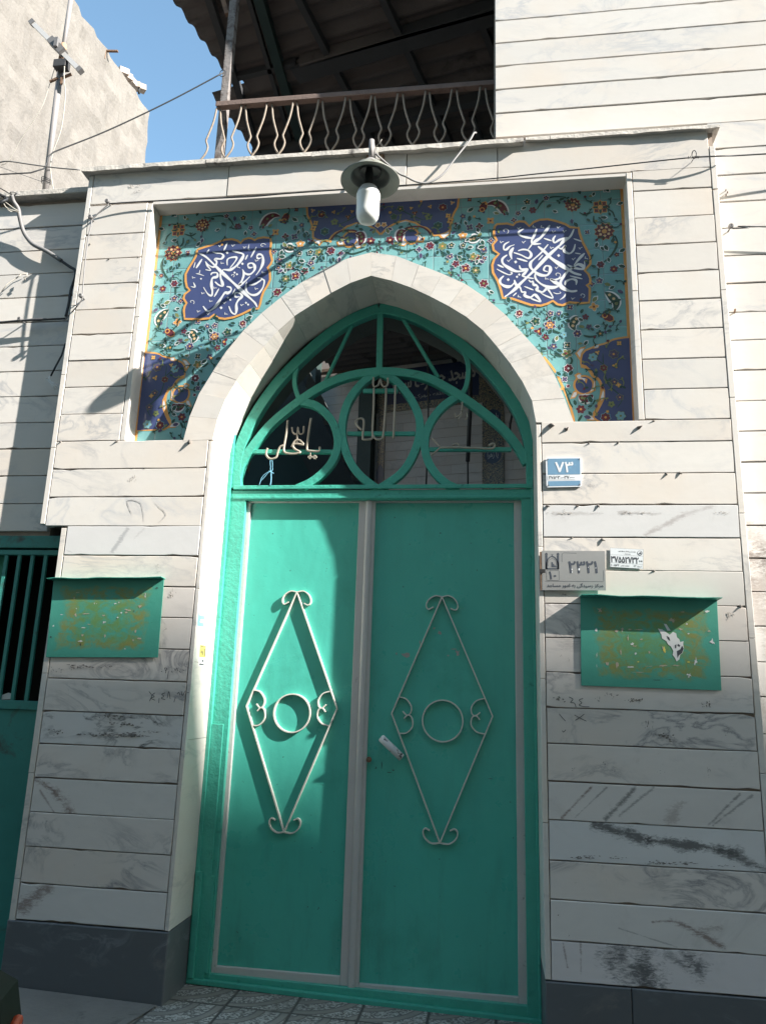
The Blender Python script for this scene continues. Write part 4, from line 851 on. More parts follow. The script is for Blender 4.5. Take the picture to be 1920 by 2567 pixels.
# spalled mortar and stub nails along the joints
for z_, x, y, r in (('R4',370,1608,9),('R4',710,1605,9),('R4',1140,1612,16),('R4',800,1765,5),('R4',872,1765,5),('S2',160,75,18),('S2',265,95,12),('S2',770,90,14),('S2',880,40,7),('S2',430,197,7),('S2',625,195,7),('S2',960,405,9),('S2',1060,400,9),('S2',140,630,9),('S2',350,630,8),('S2',497,630,9),('S2',520,857,9),('S2',1480,1322,10),('S2',875,1080,8),('S2',310,850,6),('R4',655,505,8),('R4',835,490,6),('R4',545,410,6)):
    p = at(z_, x, y, 0); a = Vector((p.x, .004, p.z)); k = r*.0016
    na = MB(); na.tube([a, a+Vector((random.uniform(-.4,.4)*k, -k*.35, random.uniform(-.3,.3)*k)), a+Vector((random.uniform(-1,1)*k, -k*.9, random.uniform(-1,.4)*k))], [k*.42, k*.4, k*.12], 6); na.build("nail_stub", M_residue, portal)

# ================================================================== DOUBLE GATE
gate = thing("double_gate", (0, .30, 0), "tall green metal double gate with pale borders and diamond grilles under a pointed fanlight", "gate")
fr = MB()
fr.box(JL+.012, -.776, FY, .35, .03, 2.40, 0); fr.box(.720, JR+.012, FY, .35, -.02, 2.40, 0)
fr.box(JL+.012, -.80, FY-.012, FY, .02, 1.2, 0); fr.box(JL, JL+.02, FY-.02, .33, .02, 2.9, 0); fr.box(JR-.012, JR, FY-.01, .33, -.02, 2.9, 0)
fr.box(-.862, JR, FY-.002, .35, 2.392, 2.448, 0); fr.box(-.85, JR-.01, FY-.014, FY, 2.452, 2.474, 0); fr.box(-.85, JR-.01, FY-.007, FY, 2.398, 2.414, 0)
v = [(JL, .022), (JR, -.035), (JR, -.005), (JL, .052)]
fr.prism([(JL,-.03),(JR,-.075),(JR,.024),(JL,.046)], FY+.004, .36); fr.prism([(JL,.004),(JR,-.045),(JR,-.02),(JL,.026)], FY-.022, FY+.004)
fr.box(JL+.008, -.845, FY-.03, FY-.012, .03, .5, 0); fr.box(-.805, -.785, FY-.012, FY-.0, .05, .48, 0)
fr.build("gate_frame", M_tealF, gate, .003)
fa = MB()
def sbar(pts, w, dy0=0, dy1=.04, k=6): fa.strip(smooth(xz('S1', pts, FY), k), w, FY+dy0, FY+dy1)
archc = [(66,1000),(64,960),(66,890),(78,820),(112,720),(180,590),(280,450),(380,345),(500,235),(620,148),(720,98),(806,68)]
archr = [(806,68),(880,78),(1000,115),(1130,185),(1240,262),(1360,372),(1460,492),(1530,605),(1576,730),(1596,860),(1600,1000)]
sbar(archc, .060, -.004, .05); sbar(archr, .060, -.003, .05)
sbar([(812,85),(809,240),(806,392)], .034, .002, .03)
sbar([(392,330),(372,400),(368,462),(388,532)], .026, .004, .03); sbar([(1232,262),(1262,330),(1268,400),(1256,470),(1236,505)], .026, .004, .03)
sbar([(66,965),(92,872),(150,782),(250,662),(390,548),(520,465),(650,415),(800,394),(930,400),(1060,428),(1200,502),(1330,592),(1450,692),(1530,792),(1574,870)], .048, -.002, .045)
sbar([(395,548),(480,570),(555,640),(590,730),(585,812),(540,892),(460,962),(380,1000)], .044, -.001, .043)
sbar([(806,392),(720,450),(650,540),(618,640),(616,740),(650,850),(710,935),(800,1005)], .044, .001, .044); sbar([(800,392),(890,440),(960,520),(1010,620),(1015,720),(980,830),(915,925),(795,1008)], .044, .0015, .0445)
sbar([(1216,518),(1140,570),(1075,650),(1044,740),(1050,830),(1090,910),(1150,970),(1220,1005)], .044, .002, .045)
for q, y in (([(140,808),(572,808)],.006),([(722,492),(902,490)],.007),([(640,713),(992,713)],.008),([(1058,795),(1492,795)],.009)): sbar(q, .024, y, .03, 1)
for q in ([(688,110),(527,452)],[(926,115),(1114,430)]): 
    a, b = (at('S1', *p, FY+.02) for p in q); fa.tube([a, b], .0115, 10)
fan = fa.build("fanlight_grille", M_tealF, gate, .003)
le = MB()
def rod(z_, pts, r=.0062, Y=FY-.012): le.tube([at(z_, x, y, Y) for x, y in smooth(pts, 4)], r, 8)
rod('FC', [(615,330),(590,560),(555,760),(540,880),(570,940),(680,960),(780,955),(850,930),(760,880),(712,820),(740,780),(800,770),(910,790),(860,720),(810,698),(740,730),(690,830)])
rod('FC', [(540,800),(470,830),(430,920),(400,1020),(330,1055),(260,1045),(210,980),(215,900),(235,855)]); rod('FC', [(695,460),(715,560),(770,590),(800,540),(806,460),(820,540),(850,590),(908,560),(915,440)], .005); rod('FC', [(795,550),(790,740)], .005)
rod('FC', [(1050,290),(1010,560),(980,800),(982,890),(1050,905),(1180,915),(1210,890),(1215,830)])
for x in (1035, 1125):
    p = at('FC', x, 1022, FY-.012)
    for dx, dz in ((0,.0065),(.0065,0),(0,-.0065),(-.0065,0)): le.box(p.x+dx-.005, p.x+dx+.005, FY-.018, FY-.006, p.z+dz-.005, p.z+dz+.005)
p = at('FC', 1045, 930, FY-.012); le.tube([p, at('FC', 1040, 1000, FY-.012)], .0025, 6)
le.build("lettering", M_letter, fan); le = MB()
rod('FD', [(632,215),(625,370),(660,410),(730,370),(772,258),(800,360),(850,410),(922,370),(925,225)], .0055); rod('FD', [(640,440),(630,900),(610,1300),(625,1430),(700,1500),(790,1490),(832,1420),(870,1000),(895,440)]); rod('FD', [(1085,380),(1065,1000),(1045,1480)]); rod('FD', [(610,1420),(590,1490),(430,1505),(408,1440),(432,1150),(400,1072),(330,1075),(258,1130),(300,1220),(382,1305)])
le.build("lettering", M_letter, fan); le = MB()
rod('FE', [(180,740),(330,915)], .005); rod('FE', [(330,915),(165,1060)], .005); rod('FE', [(330,915),(700,915),(1100,930),(1290,936),(1350,890),(1320,838),(1240,880)]); rod('FE', [(560,870),(630,840),(672,870),(660,910)], .005); rod('FE', [(740,60),(735,240)], .005); rod('FE', [(600,275),(622,345),(690,300),(722,240),(705,330),(650,385)], .004); rod('FE', [(830,250),(832,350),(790,392)], .004)
le.build("lettering", M_letter, fan)
# leaves
LB, LP = .315, .333
def leafdoor(x0, x1, px0, px1, z0, pz0, pz1, z1):
    lf = MB(); lf.box(px0-.004, px1+.004, LP, LP+.02, pz0-.004, pz1+.004)
    o = lf.build("door_leaf", M_teal, gate)
    b = MB(); b.box(x0, px0, LB, LP+.012, z0, z1, 0); b.box(px1, x1, LB, LP+.012, z0, z1, 0); b.box(px0, px1, LB+.0008, LP+.012, pz1, z1, 0); b.box(px0, px1, LB+.0008, LP+.012, z0, pz0, 0)
    b.build("leaf_border", M_leafgrey, o, .0025); return o
leafA = leafdoor(-.778, -.092, -.755, -.146, .036, .073, 2.386, 2.4)
leafB = leafdoor(-.088, .722, -.056, .682, .012, .050, 2.384, 2.4)
# astragal on the right leaf
a = MB()
for i in range(6):
    g0, g1 = PI*i/6, PI*(i+1)/6
    p0 = (-.090-.017*math.cos(g0), LB-.004-.010*math.sin(g0)); p1 = (-.090-.017*math.cos(g1), LB-.004-.010*math.sin(g1))
    a.raw([(p0[0],p0[1],.02),(p1[0],p1[1],.02),(p1[0],p1[1],2.391),(p0[0],p0[1],2.391)], [(0,1,2,3)], 0, True)
a.box(-.107, -.073, LB-.004, LB-.0006, .02, 2.391)
a.build("astragal", M_leafgrey, leafB)
# diamond grilles
YG = LP-.021
dT, dL, dR, dB = ((537,685),(263,1320),(812,1335),(525,2025))
curl = [[(537,685),(500,679),(465,700),(451,730),(462,752),(490,740)],[(537,685),(575,679),(608,700),(623,735),(610,757),(583,747)],
 [(525,2025),(480,2027),(445,2000),(433,1965),(445,1946),(470,1958)],[(525,2025),(575,2031),(612,2005),(621,1970),(605,1950),(580,1959)],
 [(300,1230),(340,1240),(369,1280),(366,1315),(346,1329),(323,1308)],[(302,1428),(345,1425),(376,1390),(373,1345),(352,1328),(330,1347)],
 [(770,1238),(725,1250),(697,1285),(699,1320),(718,1333),(744,1314)],[(770,1432),(725,1420),(696,1385),(699,1345),(720,1331),(742,1354)]]
def W2(p): q = at('S5', p[0], p[1], YG); return (q.x, q.z)
T_, L_, R_, B_ = map(W2, (dT, dL, dR, dB)); cx, cz = (L_[0]+R_[0])/2, (L_[1]+R_[1])/2
lT = at('S4', 772, 820, YG); lL = at('S4', 425, 1585, YG); lR = at('S4', 1038, 1605, YG); lB = at('DI', 612, 1797, YG)
def grille(parent, fx):
    g = MB(); 
    for a_, b_ in ((T_, L_), (T_, R_), (B_, L_), (B_, R_)): g.strip([fx(a_), fx(b_)], .0062, YG+random.uniform(0, .0006), LP+.001)
    for c in curl: g.strip(smooth([fx(W2(p)) for p in c], 6), .0056, YG+.0008+random.uniform(0, .0006), LP+.001)
    c0 = fx(W2((540,1360))); r = .108*.4611/ .4611*1.0
    rr = abs(fx(W2((650,1360)))[0]-c0[0])
    g.strip([(c0[0]+rr*math.cos(2*PI*k/40), c0[1]+rr*math.sin(2*PI*k/40)) for k in range(40)], .0062, YG, LP+.001, 0, True)
    g.build("diamond_grille", M_orn, parent)
grille(leafB, lambda p: p)
sx = (lR.x-lL.x)/(R_[0]-L_[0]); sz = (lT.z-lB.z)/(T_[1]-B_[1]); lcx = (lL.x+lR.x)/2
grille(leafA, lambda p: (lcx+(p[0]-cx)*sx, lB.z+(p[1]-B_[1])*sz))
h = MB(); p0 = at('S5', 205, 1450, LP-.05); p1 = at('S5', 320, 1562, LP-.05)
h.tube([p0, p0+(p1-p0)*.03, p0+(p1-p0)*.97, p1], [.014, .019, .019, .014], 14)
for p in (p0+(p1-p0)*.1, p0+(p1-p0)*.9): h.tube([p, Vector((p.x, LP, p.z))], .010, 8)
h.build("door_handle", vary("chipped_white_paint", (.62,.62,.62), .5, .05, 30, .2, 60, dirt=(.10,.09,.09), dscale=38, dlo=.58, dhi=.6), leafB)
k = MB(); p = at('S5', 137, 1570, LB); k.tube([Vector((p.x+.004, LB+.001, p.z)), Vector((p.x+.004, LB-.012, p.z))], .0135, 16); k.tube([Vector((p.x+.004, LB-.0119, p.z)), Vector((p.x+.004, LB-.016, p.z))], .006, 10)
k.build("lock_cylinder", M_rust, leafB)
sc = MB()
for z_, x, y, w, hh in (('S5',525,880,14,12),('S5',495,857,6,7),('S5',340,1000,26,14),('S5',290,995,5,8),('S5',622,990,12,16),('S5',600,970,20,3),('S5',572,1005,5,4),('S5',418,930,3,14)): blob(sc, z_, x, y, w, hh, 0, LP-.0006, 9, .6)
for z_, x, y, w, hh in (('S5',800,1675,18,2),('S5',210,1600,2,20),('S5',272,1628,6,4),('S5',250,1640,14,2),('S5',280,255,4,4)): blob(sc, z_, x, y, w, hh, 1, LP-.0007, 8, .5)
sc.build("paint_scuff", [M_residueL, M_ink], leafB)
st = MB()
for pts in ([(285,1080),(290,1250),(300,1400),(280,1558)],[(320,1080),(330,1250),(310,1300),(300,1558)],[(300,1280),(200,1330),(130,1400),(75,1555)],[(260,1280),(300,1300),(350,1330),(310,1310)],[(285,1300),(240,1320),(150,1430),(120,1460)]):
    st.tube([at('FC', x+random.uniform(-4,4), y, FY-.016) for x, y in smooth(pts, 4)], .0014, 5)
tag(st.build("string", M_cyan), "thin pale blue string knotted to the lettering at the left of the fanlight", "string")

# ================================================================== NOTICE BOARDS
def board(nm, label, z_, c, hood, m, ov):
    t = thing(nm, tuple(at(z_, *c[3], -.010)), label, "notice board", "green notice boards on the gateway wall")
    P = [at(z_, x, y, -.010) for x, y in c]; q = [(p.x, p.z) for p in P]
    b = MB(); b.prism(q, -.010, -.007); b.box(q[0][0]+.05, q[1][0]-.05, -.007, .002, q[3][1]+.05, q[3][1]+.09); b.box(q[0][0]+.05, q[1][0]-.05, -.0071, .002, q[0][1]-.09, q[0][1]-.05)
    o = b.build("board_sheet", m, t, .001)
    h = MB(); n = 14; pr = []
    for i in range(n+1):
        x = q[0][0]-ov[0]+(q[1][0]+ov[1]-q[0][0]+ov[0])*i/n; z = q[0][1]+(q[1][1]-q[0][1])*i/n + .002*math.sin(i*1.3)*random.random()
        pr.append([(x, .002, z+.003), (x, -.010-hood, z+.0035+.002*math.sin(i)), (x, -.010-hood, z+.0005+.002*math.sin(i)), (x, .002, z)])
    for i in range(n):
        for a_ in range(4): b_ = (a_+1) % 4; h.face([pr[i][a_], pr[i+1][a_], pr[i+1][b_], pr[i][b_]])
    h.face(pr[0]); h.face(pr[-1][::-1]); h.build("hood", M_tealF, t); return o, t
m1 = mat_board("worn_board_left", (-1.67-1.07)/2, 1.70, .30, .20, 0); m2 = mat_board("worn_board_right", 1.275, 1.635, .305, .20, 1)
bA, tA = board("notice_board", "green tin notice board with few paper scraps, left of the gate under a narrow hood", 'BL', [(135,130),(1612,112),(1528,1165),(30,1160)], .048, m1, (.01, .003))
bB, tB = board("notice_board", "green tin notice board with torn white paper, right of the gate under a deep hood", 'BR', [(62,28),(1552,65),(1600,1050),(70,995)], .068, m2, (.003, .004))
def scraps(parent, z_, items):
    for x, y, w, hh, m in items: s = MB(); blob(s, z_, x, y, w*.85, hh*.8, 0, -.0108-random.random()*.0006, 12, .75); s.build("paper_scrap" if m != 2 else "paint_chip", [M_paper, M_paperB, M_ink, M_yel][m], parent)
sA = scraps(bA, 'BL', [(810,690,40,18,0),(535,765,36,10,0),(610,720,34,8,1),(485,945,36,14,0),(495,990,12,24,2),(1130,530,50,18,1),(1100,560,22,16,1),(1040,565,16,12,0),(990,630,14,12,0),(1090,1050,18,12,0),(955,445,22,8,0),(1010,430,8,12,0),(680,440,8,10,0),(710,445,8,8,0),(130,740,14,14,0),(440,510,10,10,0),(1290,480,24,24,1),(1360,330,8,30,0),(1515,235,20,12,2),(100,890,18,12,2),(1210,545,14,12,2),(980,640,8,14,2),(1200,930,18,14,1),(820,870,16,34,1),(560,580,50,14,1),(430,600,14,24,1),(1230,810,14,24,1),(1290,910,44,14,1),(800,600,24,10,1),(240,592,26,5,0),(410,370,10,20,1),(460,295,30,8,1),(520,870,24,16,1)])
s = MB()
s.flat(xz('BR', [(905,372),(960,385),(985,405),(1035,440),(1070,410),(1105,425),(1115,470),(1140,490),(1150,520),(1185,510),(1182,545),(1190,590),(1175,640),(1150,660),(1140,710),(1110,732),(1090,690),(1065,660),(1075,620),(1050,570),(1015,545),(1000,510),(950,480),(945,440)], -.0112), -.0112, 0)
s.flat(xz('BR', [(970,320),(1000,325),(1045,395),(1010,395)], -.0111), -.0111, 0)
for q in ([(1112,620),(1150,600),(1170,560),(1187,590),(1170,640),(1135,665),(1120,695)],[(1000,450),(1030,470),(1042,510),(1015,490)],[(1125,540),(1150,555),(1140,575),(1118,560)],[(1090,555),(1108,545),(1105,590),(1092,585)]): s.flat(xz('BR', q, -.0116), -.0116, 2)
items = []
for x, y, w, hh, m in [(628,545,20,26,0),(655,565,28,10,1),(238,385,20,24,0),(662,645,14,14,0),(1500,520,28,44,0),(1320,735,20,50,0),(1248,880,26,32,0),(1450,185,30,14,0),(1465,400,20,14,1),(1160,380,26,14,1),(520,385,24,22,1),(600,385,30,12,1),(700,385,60,7,1),(980,610,16,40,3),(960,580,8,20,1),(815,630,14,26,1),(600,792,44,9,0),(960,780,44,10,1),(1110,775,44,10,1),(820,785,50,6,1),(720,490,20,10,1),(580,470,8,40,1),(355,760,18,40,1),(460,760,20,50,1),(460,400,26,16,1),(1070,280,40,28,1),(275,170,30,26,1),(1180,190,30,8,1),(240,660,4,30,0),(240,780,3,40,0),(1240,430,10,8,0),(1220,325,12,12,0),(1415,205,10,8,2),(1030,930,40,4,2),(900,935,60,4,2),(700,850,70,4,1),(1240,740,14,10,3),(690,735,16,7,3),(500,625,8,40,1)]: items.append((x, y, w, hh, m))
s.build("torn_poster", [M_paper, M_paperB, M_ink], bB); scraps(bB, 'BR', items)

# ================================================================== PLATES AND STICKERS
def quad(z_, c, Y): return [Vector((p.x, Y, p.z)) for p in (at(z_, x, y, Y) for x, y in c)]
def bl(q, u, v): return q[3]*(1-u)*(1-v)+q[2]*u*(1-v)+q[1]*u*v+q[0]*(1-u)*v      # q = TL,TR,BR,BL ; u right, v up
def rect(mb, q, u0, v0, u1, v1, off, m=0): mb.raw([bl(q,u0,v0)+Vector((0,off,0)), bl(q,u1,v0)+Vector((0,off,0)), bl(q,u1,v1)+Vector((0,off,0)), bl(q,u0,v1)+Vector((0,off,0))], [(0,1,2,3)], m)
def rtext(mb, q, t, u0, v0, u1, v1, off, m=0, bold=0.0):
    o = Vector((0,off,0)); put_text(mb, t, bl(q,u0,v0)+o, bl(q,u1,v0)+o, bl(q,u0,v1)+o, m, bold)
def plate(mb, q, th, m=0, rnd=0.0):
    N = Vector((0,1,0))*th
    pts = []
    if rnd:
        for (u, v, a0) in ((0+rnd,0+rnd,PI),(1-rnd,0+rnd,1.5*PI),(1-rnd,1-rnd,0),(0+rnd,1-rnd,.5*PI)):
            for k in range(5): g = a0+k*PI/8; pts.append(bl(q, u+rnd*math.cos(g), v+rnd*1.2*math.sin(g) if True else v))
    else: pts = [bl(q,0,0), bl(q,1,0), bl(q,1,1), bl(q,0,1)]
    n = len(pts); mb.raw(pts+[p+N for p in pts], [tuple(range(n)), tuple(range(2*n-1, n-1, -1))]+[((i+1)%n, i, i+n, (i+1)%n+n) for i in range(n)], m)
t = thing("number_plate", tuple(at('SG', 400, 500, -.014)), "light blue enamel house number plate reading 73 on the right pier", "house number")
q = quad('SG', [(150,100),(637,95),(645,492),(162,502)], -.008); b = MB(); plate(b, q, .006, 0, .045)
pb = b.build("plate", M_signW, t)
b = MB(); rect(b, q, .05, .42, .97, .975, -.0006); rect(b, q, .05, .03, .97, .20, -.0006); b.build("blue_field", M_signB, t)
b = MB(); rtext(b, q, "\u06f7\u06f3", .27, .50, .77, .85, -.0012, 0, .022); rect(b, q, .045, .24, .84, .40, -.001, 0); b.build("numeral", M_signW, t)
b = MB(); rtext(b, q, "\u06f4\u06f7\u06f5\u06f6\u06f3--\u06f0\u06f3\u06f7-\u06f0\u06f0\u06f0", .08, .27, .80, .375, -.0016, 0, .008); b.build("small_numeral", M_ink, t)
b = MB()
for u, v in ((.06,.95),(.96,.955),(.06,.06),(.955,.07)):
    p = bl(q, u, v); b.tube([p+Vector((0,-.0007,0)), p+Vector((0,-.003,0))], .0024, 8)
b.build("screw", M_rust, t)

t = thing("mosque_plate", tuple(at('SG', 540, 1930, -.02)), "grey metal plate with mosque emblem and number 2321 beside the gate's right edge", "sign")
q = quad('SG', [(97,1380),(965,1385),(982,1930),(102,1926)], -.013); b = MB(); plate(b, q, .0025); b.build("plate", M_signG, t)
i_ = MB(); o_ = -.0006
def U(x, y): return ((x-97)/872., (1928-y)/545.)
def ul(mb, pts, w, m=0): 
    P = [bl(q, *U(*p))+Vector((0,o_,0)) for p in pts]; mb.ribbon([(p.x, p.z) for p in P], w, q[0].y+o_, m)
def up(mb, pts, m=0): mb.flat([(p.x, p.z) for p in (bl(q, *U(*p)) for p in pts)], q[0].y+o_, m)
rtext(i_, q, "\u06f2\u06f3\u06f2\u06f1", *U(468,1690), *U(860,1530), o_, 0, .02); rtext(i_, q, "\u06f1\u06f0", *U(195,1778), *U(295,1672), o_, 0, .014)
rtext(i_, q, shape("مرکز رسیدگی به امور مساجد"), *U(165,1898), *U(932,1832), o_, 0, .012)
ul(i_, [(378,1540),(376,1450),(384,1422),(400,1412),(580,1415)], .0012); ul(i_, [(145,1803),(930,1808),(944,1795),(942,1650)], .0012)
ul(i_, smooth([(160,1665),(172,1653),(325,1655),(335,1668),(335,1780),(325,1795),(172,1793),(160,1780)], 1)+[(160,1665)], .0011)
for x in (160, 322):
    up(i_, [(x-14,1445),(x+14,1445),(x+14,1640),(x-14,1640)]); up(i_, [(x-20,1440),(x-14,1422),(x,1410),(x+14,1422),(x+20,1440)])
ul(i_, [(155,1640),(160,1560),(175,1510),(205,1475),(240,1460),(275,1475),(305,1510),(322,1560),(325,1640)], .005)
ul(i_, [(185,1600),(180,1560),(195,1515),(240,1490),(285,1515),(302,1560),(297,1600)], .0012)
up(i_, [(230,1612),(230,1540),(250,1545),(250,1565),(268,1568),(268,1585),(285,1588),(285,1600),(308,1604),(308,1612)])
for dx in (-9, 0, 9): ul(i_, [(241+dx*1.4,1428),(241+dx,1446),(241,1450)], .0012)
up(i_, [(150,1625),(330,1625),(330,1642),(150,1642)])
i_.build("printed_lettering", vary("plate_ink", (.055,.065,.085), .5, .1, 30), t)
w = MB()
for x, y, rr in ((512,1640,10),(612,1640,12),(735,1610,5),(842,1620,6),(515,1675,8)): blob(w, 'SG', x, y, rr, rr*1.3, 0, q[0].y-.0012, 8, .3)
w.build("paint_chip", M_signW, t)
t2 = thing("backing_sheet", tuple(at('SG', 80, 1930, -.012)), "dark bent tin sheet tucked behind the grey mosque plate, left edge showing", "tin sheet")
b = MB(); b.prism(xz('SG', [(66,1400),(96,1395),(104,1932),(80,1930)], -.010), -.012, -.010); b.build("sheet", M_rust, t2)
k = MB(); p = at('SG', 105, 1668, -.02); k.tube([Vector((p.x, 0, p.z)), Vector((p.x, -.028, p.z))], .007, 8); k.box(p.x-.013, p.x+.013, -.034, -.026, p.z-.008, p.z+.009)
k.build("bolt", M_black, t2)

t = thing("meter_sticker", tuple(at('SG', 1270, 1620, -.004)), "small white paper sticker with a row of black digits right of the grey plate", "sticker")
q = quad('SG', [(1040,1340),(1500,1362),(1495,1632),(1040,1605)], -.0042); b = MB(); plate(b, q, .0004); b.build("paper", vary("sticker_paper", (.62,.645,.66), .7, .04, 30), t)
b = MB(); o_ = -.0004
rtext(b, q, "\u06f3\u06f7\u06f5\u06f5\u06f2\u06f7\u06f3\u06f2\u06f0\u06f0", .03, .25, .97, .57, o_, 0, .02)
rtext(b, q, shape("شرکت آب و فاضلاب منطقه شهر"), .25, .80, .77, .90, o_, 0, .004); rtext(b, q, shape("شماره اشتراک"), .44, .68, .62, .75, o_, 0, .004)
rtext(b, q, "\u06f1\u06f0\u06f0\u06f0\u06f1\u06f5\u06f3\u06f2", .03, .06, .28, .16, o_, 0, .006); rtext(b, q, shape("شناسه قبض"), .32, .06, .58, .15, o_, 0, .004); rtext(b, q, "\u06f1\u06f3\u06f3", .72, .07, .79, .16, o_, 0, .006); rtext(b, q, shape("کد خدمات"), .82, .07, .95, .15, o_, 0, .004)
for v_ in (.64, .22): rect(b, q, 0, v_, 1, v_+.006, o_)
for e in ((0,0,.004,1),(.996,0,1,1),(0,0,1,.006),(0,.994,1,1)): rect(b, q, *e, o_)
cc = bl(q, .89, .80)
R0 = .0105; b.ribbon([(cc.x+R0*math.cos(a_), cc.z+R0*math.sin(a_)) for a_ in [2*PI*k/24 for k in range(25)]], [.0012+.0022*(.5-.5*math.sin(2*PI*k/24)) for k in range(25)], cc.y+o_, 0)
b.flat([(cc.x-.007,cc.z-.004),(cc.x-.001,cc.z+.001),(cc.x+.003,cc.z+.005),(cc.x+.007,cc.z-.001),(cc.x+.005,cc.z-.005)], cc.y+o_*1.5, 0)
b.build("printed_lettering", M_ink, t)
# stickers on the left jamb
XJ = JL+.0008
def jq(c): return [atx('JS', x, y, XJ) for x, y in c]
def jsticker(label, c, m, ink):
    t = thing("jamb_sticker", tuple(jq(c)[3]), label, "sticker", "stickers on the left jamb")
    P = jq(c); b = MB(); b.raw(P+[p-Vector((.0006,0,0)) for p in P], [(0,1,2,3),(0,4,5,1),(1,5,6,2),(2,6,7,3),(3,7,4,0)]); b.build("paper", m, t)
    b = MB()
    for l in ink:
        Q = [P[3]*(1-u)*(1-v)+P[2]*u*(1-v)+P[1]*u*v+P[0]*(1-u)*v+Vector((.0003,0,0)) for u, v in ((l[0],l[1]),(l[2],l[1]),(l[2],l[3]),(l[0],l[3]))]; b.raw(Q, [(0,1,2,3)])
    b.build("print", M_ink if m is not M_cyan else M_signW, t)
jsticker("small blue and white advertising sticker, topmost on the lit left jamb", [(385,370),(545,405),(520,718),(362,690)], M_cyan, [(.35,.45,.95,.55),(.3,.3,.9,.4),(.1,.86,.9,.93)])
jsticker("plain white card sticker between the blue and yellow ones on left jamb", [(515,755),(640,770),(612,1182),(488,1150)], M_paper, [(.5,.6,.6,.66),(.45,.3,.6,.36)])
jsticker("small yellow advertising sticker with black marks on the left jamb", [(425,1172),(575,1195),(560,1488),(410,1470)], M_yel, [(.1,.85,.8,.92),(.15,.3,.3,.6),(.5,.1,.62,.7),(.75,.05,.9,.75),(.35,.2,.45,.5)])
jsticker("tiny white sticker with black print, lowest on the left jamb", [(395,1530),(545,1540),(530,1715),(385,1700)], M_paper, [(.5,.6,.75,.95),(.1,.15,.9,.35),(.2,.4,.4,.5)])

# ================================================================== WALL LAMP
lc = Vector((-.040, -.345, 3.893))
lamp = thing("wall_lamp", (lc.x, 0, 4.12), "grey enamel saucer lamp with large white bulb hanging above the arch", "lamp")
b = MB(); b.tube([(lc.x-.02, .06, 4.128), (lc.x-.005, -.2, 4.126), (lc.x, -.352, 4.124)], .0125, 12); b.build("lamp_arm", M_mast, lamp)
b = MB(); b.tube([(lc.x, -.345, 4.13), (lc.x, -.345, 4.03)], .0135, 12); b.lathe(lc, [(.0,.115),(.03,.113),(.05,.09),(.055,.04)], 24); b.build("lamp_neck", M_mast, lamp)
b = MB(); b.lathe(lc, [(.052,.085),(.085,.062),(.100,.026),(.142,.002),(.149,-.002),(.149,-.008),(.143,-.006),(.100,.016)], 48, 0); b.lathe(lc, [(.100,.016),(.095,.018),(.088,.04),(.07,.058),(.03,.068),(.0,.07)], 48, 1)
b.build("lamp_shade", [M_shade, M_shadeD], lamp)
b = MB(); bc = lc+Vector((-.006, 0, 0)); b.lathe(bc, [(.016,.07),(.020,.04),(.022,-.02),(.026,-.03),(.0,-.03)], 20); b.build("lamp_socket", M_black, lamp)
b = MB(); b.lathe(bc, [(.022,-.031),(.030,-.036),(.043,-.046),(.0545,-.068),(.0585,-.085)], 36); b.build("bulb_neck", M_bulbN, lamp)
b = MB(); b.lathe(bc, [(.0595,-.085),(.0605,-.100),(.0575,-.104),(.0575,-.188),(.054,-.212),(.044,-.230),(.028,-.240),(.0,-.243)], 40); b.build("bulb", M_bulb, lamp)
t = thing("junction_plate", (-.07, 0, 4.30), "small rusty open junction box with loose wires under the coping behind the lamp", "junction box")
b = MB(); b.box(-.125, -.025, -.018, .0, 4.275, 4.309, 0); b.box(-.112, -.036, -.020, -.018, 4.277, 4.306, 1); b.build("box", [M_rust, vary("bare_copper_plate", (.38,.26,.16), .6, .4, 40)], t)
b = MB()
for k in range(5):
    x = -.055+.006*k; b.tube([at('T5', 930+8*k, 220, -.03), at('T5', 915+10*k, 320, -.05), at('T5', 925+14*k, 420+5*k, -.06), at('T5', 960+8*k, 455, -.07)], .0018, 5)
b.tube([at('T5', 1030, 70, -.04), at('T5', 1000, 130, -.04), at('T5', 940, 185, -.03), at('T5', 915, 215, -.02)], .0016, 5)
b.build("loose_wires", M_wireW, t)

# ================================================================== LEFT WALL, ITS GATE AND COPING
LY = .094
lw = thing("side_wall", (-3, LY, 0), "recessed white marble wall on the left with cement coping, in the gateway's shadow", "wall")
b = MB(); Ll = [4.205,4.047,3.889,3.735,3.578,3.418,3.266,3.108,2.954,2.796,2.640,2.484,2.325,2.168]
def jx(i): 
    o = (i % 2)*.4; return [-6.0, -5.1+o, -4.2+o, -3.2+o*.5, -1.805]
for i in range(len(Ll)-1): slabs(b, jx(i), Ll[i:i+2], LY, .02, mats=lambda i, j: random.choice([0,0,1]))
slabs(b, [-6, -3.25], [2.168]+[2.168-.157*k for k in range(1, 14)], LY, .02)
b.build("marble_cladding", [M_marble, M_marbleW], lw)
b = MB(); b.box(-6, -1.80, LY+.019, .6, 2.15, 4.24); b.box(-6, -3.25, LY+.019, .6, -.1, 2.149); b.build("rubble_core", M_mortar, lw)
b = MB(); b.box(-6, -1.80, .045, .62, 4.236, 4.276, 0, .004); b.build("cement_coping", M_cement, lw)
gt = thing("side_gate", (-2.4, .11, 0), "dark green barred metal side gate at the far left beyond the pier", "gate")
GY = .112
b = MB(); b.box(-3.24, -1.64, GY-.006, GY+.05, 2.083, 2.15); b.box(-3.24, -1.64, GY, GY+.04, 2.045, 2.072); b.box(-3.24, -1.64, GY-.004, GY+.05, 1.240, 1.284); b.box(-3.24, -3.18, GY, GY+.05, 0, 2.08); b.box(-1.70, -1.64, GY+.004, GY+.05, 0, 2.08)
b.build("gate_frame", M_tealN, gt, .002)
